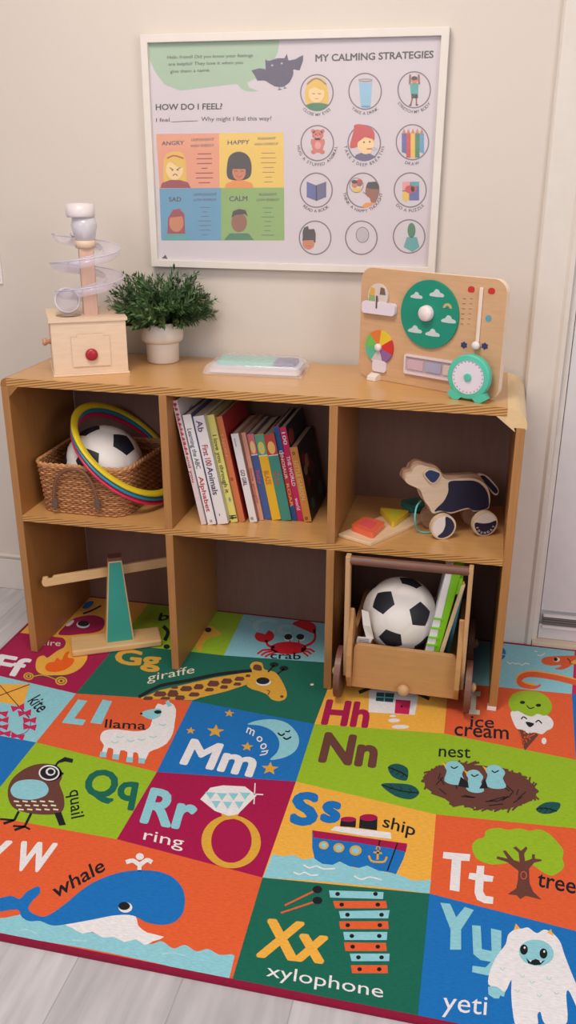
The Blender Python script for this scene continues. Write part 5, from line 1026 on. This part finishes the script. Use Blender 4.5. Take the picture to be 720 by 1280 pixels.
# arrow under the wheel
a_ = wl(130, 392, .006); b_ = wl(112, 432, .006); q = MB(); q.prism(rrect(a_[0]-.018, b_[1], a_[0]+.020, a_[1], .007), -.006, -.0005, mat('lilac_white', (226, 216, 230), .4)); q.obj('wheel_pointer', wb, bevel=.0015)
# date slot frame
a_ = wl(226, 366, .006); b_ = wl(226, 440, .006); c2_ = wl(440, 385, .006); xL, xR = a_[0], c2_[0]+.012; zT, zB = a_[1], b_[1]
fo = rrect(xL, zB, xR, zT, .005, 4); fi = rrect(xL+.004, zB+.005, xR-.004, zT-.005, .003, 4); nfo = len(fo)
q = MB()
for yy in (-.006, -.0005): pass
vs = [(x, -.006, z) for x, z in fo]+[(x, -.006, z) for x, z in fi]+[(x, -.0005, z) for x, z in fo]+[(x, -.0005, z) for x, z in fi]
fs = []
for i in range(nfo):
    j = (i+1) % nfo; fs += [(i, j, nfo+j, nfo+i), (i, 2*nfo+i, 2*nfo+j, j), (nfo+i, nfo+j, 3*nfo+j, 3*nfo+i)]
q.add(vs, fs, mat('frame_lilac', (226, 210, 218), .4)); fr2 = q.obj('date_frame', wb)
q = MB(); q.prism(fi, -.002, -.0004, mat('date_back', (190, 172, 180), .5)); q.obj('date_strip', fr2)
q = MB(); zc = (zT+zB)/2; xa, xb = xL+.008, xR-.01
for i in range(3): q.prism(rrect(xa+(xb-xa)*i/3, zc-.011, xa+(xb-xa)*(i+1)/3-.005, zc+.011, .003, 3), -.004, -.002, mat('slider_%d' % i, ((206, 176, 190), (170, 170, 200), (216, 200, 190))[i], .4))
q.obj('date_tile', fr2)
# thermometer slider
t0, t1 = wl(515, 118, .004), wl(492, 345, .004)
q = MB(); q.prism([(t0[0]-.0042, t0[1]), (t0[0]+.0042, t0[1]), (t0[0]+.0042, t1[1]), (t0[0]-.0042, t1[1])], -.0045, -.0003, mat('slider_white', (234, 216, 202), .45)); ts = q.obj('thermometer_slot', wb, bevel=.0018)
q = MB(); q.lathe([(0, 0), (.009, 0), (.009, .006), (.006, .009), (0, .0095)], mat('knob_white', (232, 222, 224), .4), 24, Matrix.Translation((t0[0], -.0046, t1[1]+.006)) @ Matrix.Rotation(PI/2, 4, 'X'), True, False); q.obj('slider_knob', ts)
q = MB(); RD = mat('print_red', (196, 48, 46), .5); NV = mat('print_navy', (52, 60, 110), .5); TL = mat('print_teal', (90, 160, 176), .5); BR_ = mat('print_brown', (112, 76, 60), .6)
for cx, cy, m in ((478, 126, RD), (554, 132, RD), (542, 234, TL), (450, 334, NV), (528, 338, NV)):
    u, v = wl(cx, cy, 0); q = MB()
    if m is RD: q.prism(s2([(u-.007, v-.005), (u-.007, v+.004), (u, v+.007), (u+.007, v+.004), (u+.006, v-.005)], 3), -.0006, 0, m)
    elif m is TL: q.prism(circ(u, v, .007, n=20), -.0006, 0, m)
    else: q.prism([(u+.009*math.cos(a_)*(1 if i % 2 else .72), v+.008*math.sin(a_)*(1 if i % 2 else .72)) for i, a_ in enumerate([2*PI*i/12 for i in range(12)])], -.0006, 0, m)
    q.obj('weather_symbol', wb, label={RD: 'red weather symbol', TL: 'teal weather symbol', NV: 'navy weather symbol'}[m])
q = MB()
for i in range(6):
    u, v = wl(452-i*2, 160+i*19, 0); q.box((u-.0035, -.0005, v-.0004), (u+.0035, 0, v+.0006), BR_); u, v = wl(478-i*2, 160+i*19, 0); q.box((u-.003, -.0005, v-.0003), (u+.003, 0, v+.0004), BR_)
q.obj('temperature_scale', wb, label='fine brown temperature ticks')
# feet of the board
for fx in (wl(120, 470)[0], x1-.05):
    q = MB(); q.prism([(-.022, .0003), (.036, .0003), (.034, .008), (.018, .016), (-.004, .016), (-.020, .010)], fx-.012, fx+.012, mat('foot_white', (228, 216, 208), .45), 'x'); q.obj('foot', wb, bevel=.001)

# teal clock
c0 = at(585, 501, 'z', H); ck_m = Matrix.Translation((c0.x-.004, c0.y-.006, H)) @ Matrix.Rotation(math.radians(-22), 4, 'Z')
ck = thing('toy_clock', (c0.x, c0.y, H), 'small round teal toy clock standing on two feet in front of the weather board', 'clock', M=ck_m)
TC = mat('clock_teal', (84, 196, 170), .4); R0 = .0475; cz = .0520
q = MB(); q.lathe([(.036, -.001), (.040, 0), (R0-.002, 0), (R0, .002), (R0, .016), (R0-.002, .018), (0, .018)], TC, 56, Matrix.Translation((0, 0, cz)) @ Matrix.Rotation(-PI/2, 4, 'X'), True, False)
for s_ in (-1, 1): q.prism([(s_*u, v) for u, v in ((.012, .0075), (.020, .0002), (.032, .0002), (.046, .010), (.038, .022), (.030, .018))][::s_], .0, .018, TC)
q.obj('case', ck, bevel=.0008)
q = MB(); q.cyl((0, .0005, cz), (0, .006, cz), .0385, mat('clock_face', (226, 218, 230), .5), seg=48); fc = q.obj('dial', ck, label='pale lilac clock face')
q = MB()
for i in range(24):
    a_ = 2*PI*i/24; d = Vector((math.sin(a_), 0, math.cos(a_))); M_ = Matrix.Translation((d.x*.0325, .0003, cz+d.z*.0325)) @ Matrix.Rotation(a_, 4, 'Y'); q.box((-.0006, -.0002, -.0013), (.0006, .0004, .0013), NV, M_)
q.obj('hour_mark', fc)
q = MB(); q.cyl((0, -.004, cz), (0, .001, cz), .008, TC); q.obj('centre_knob', ck)
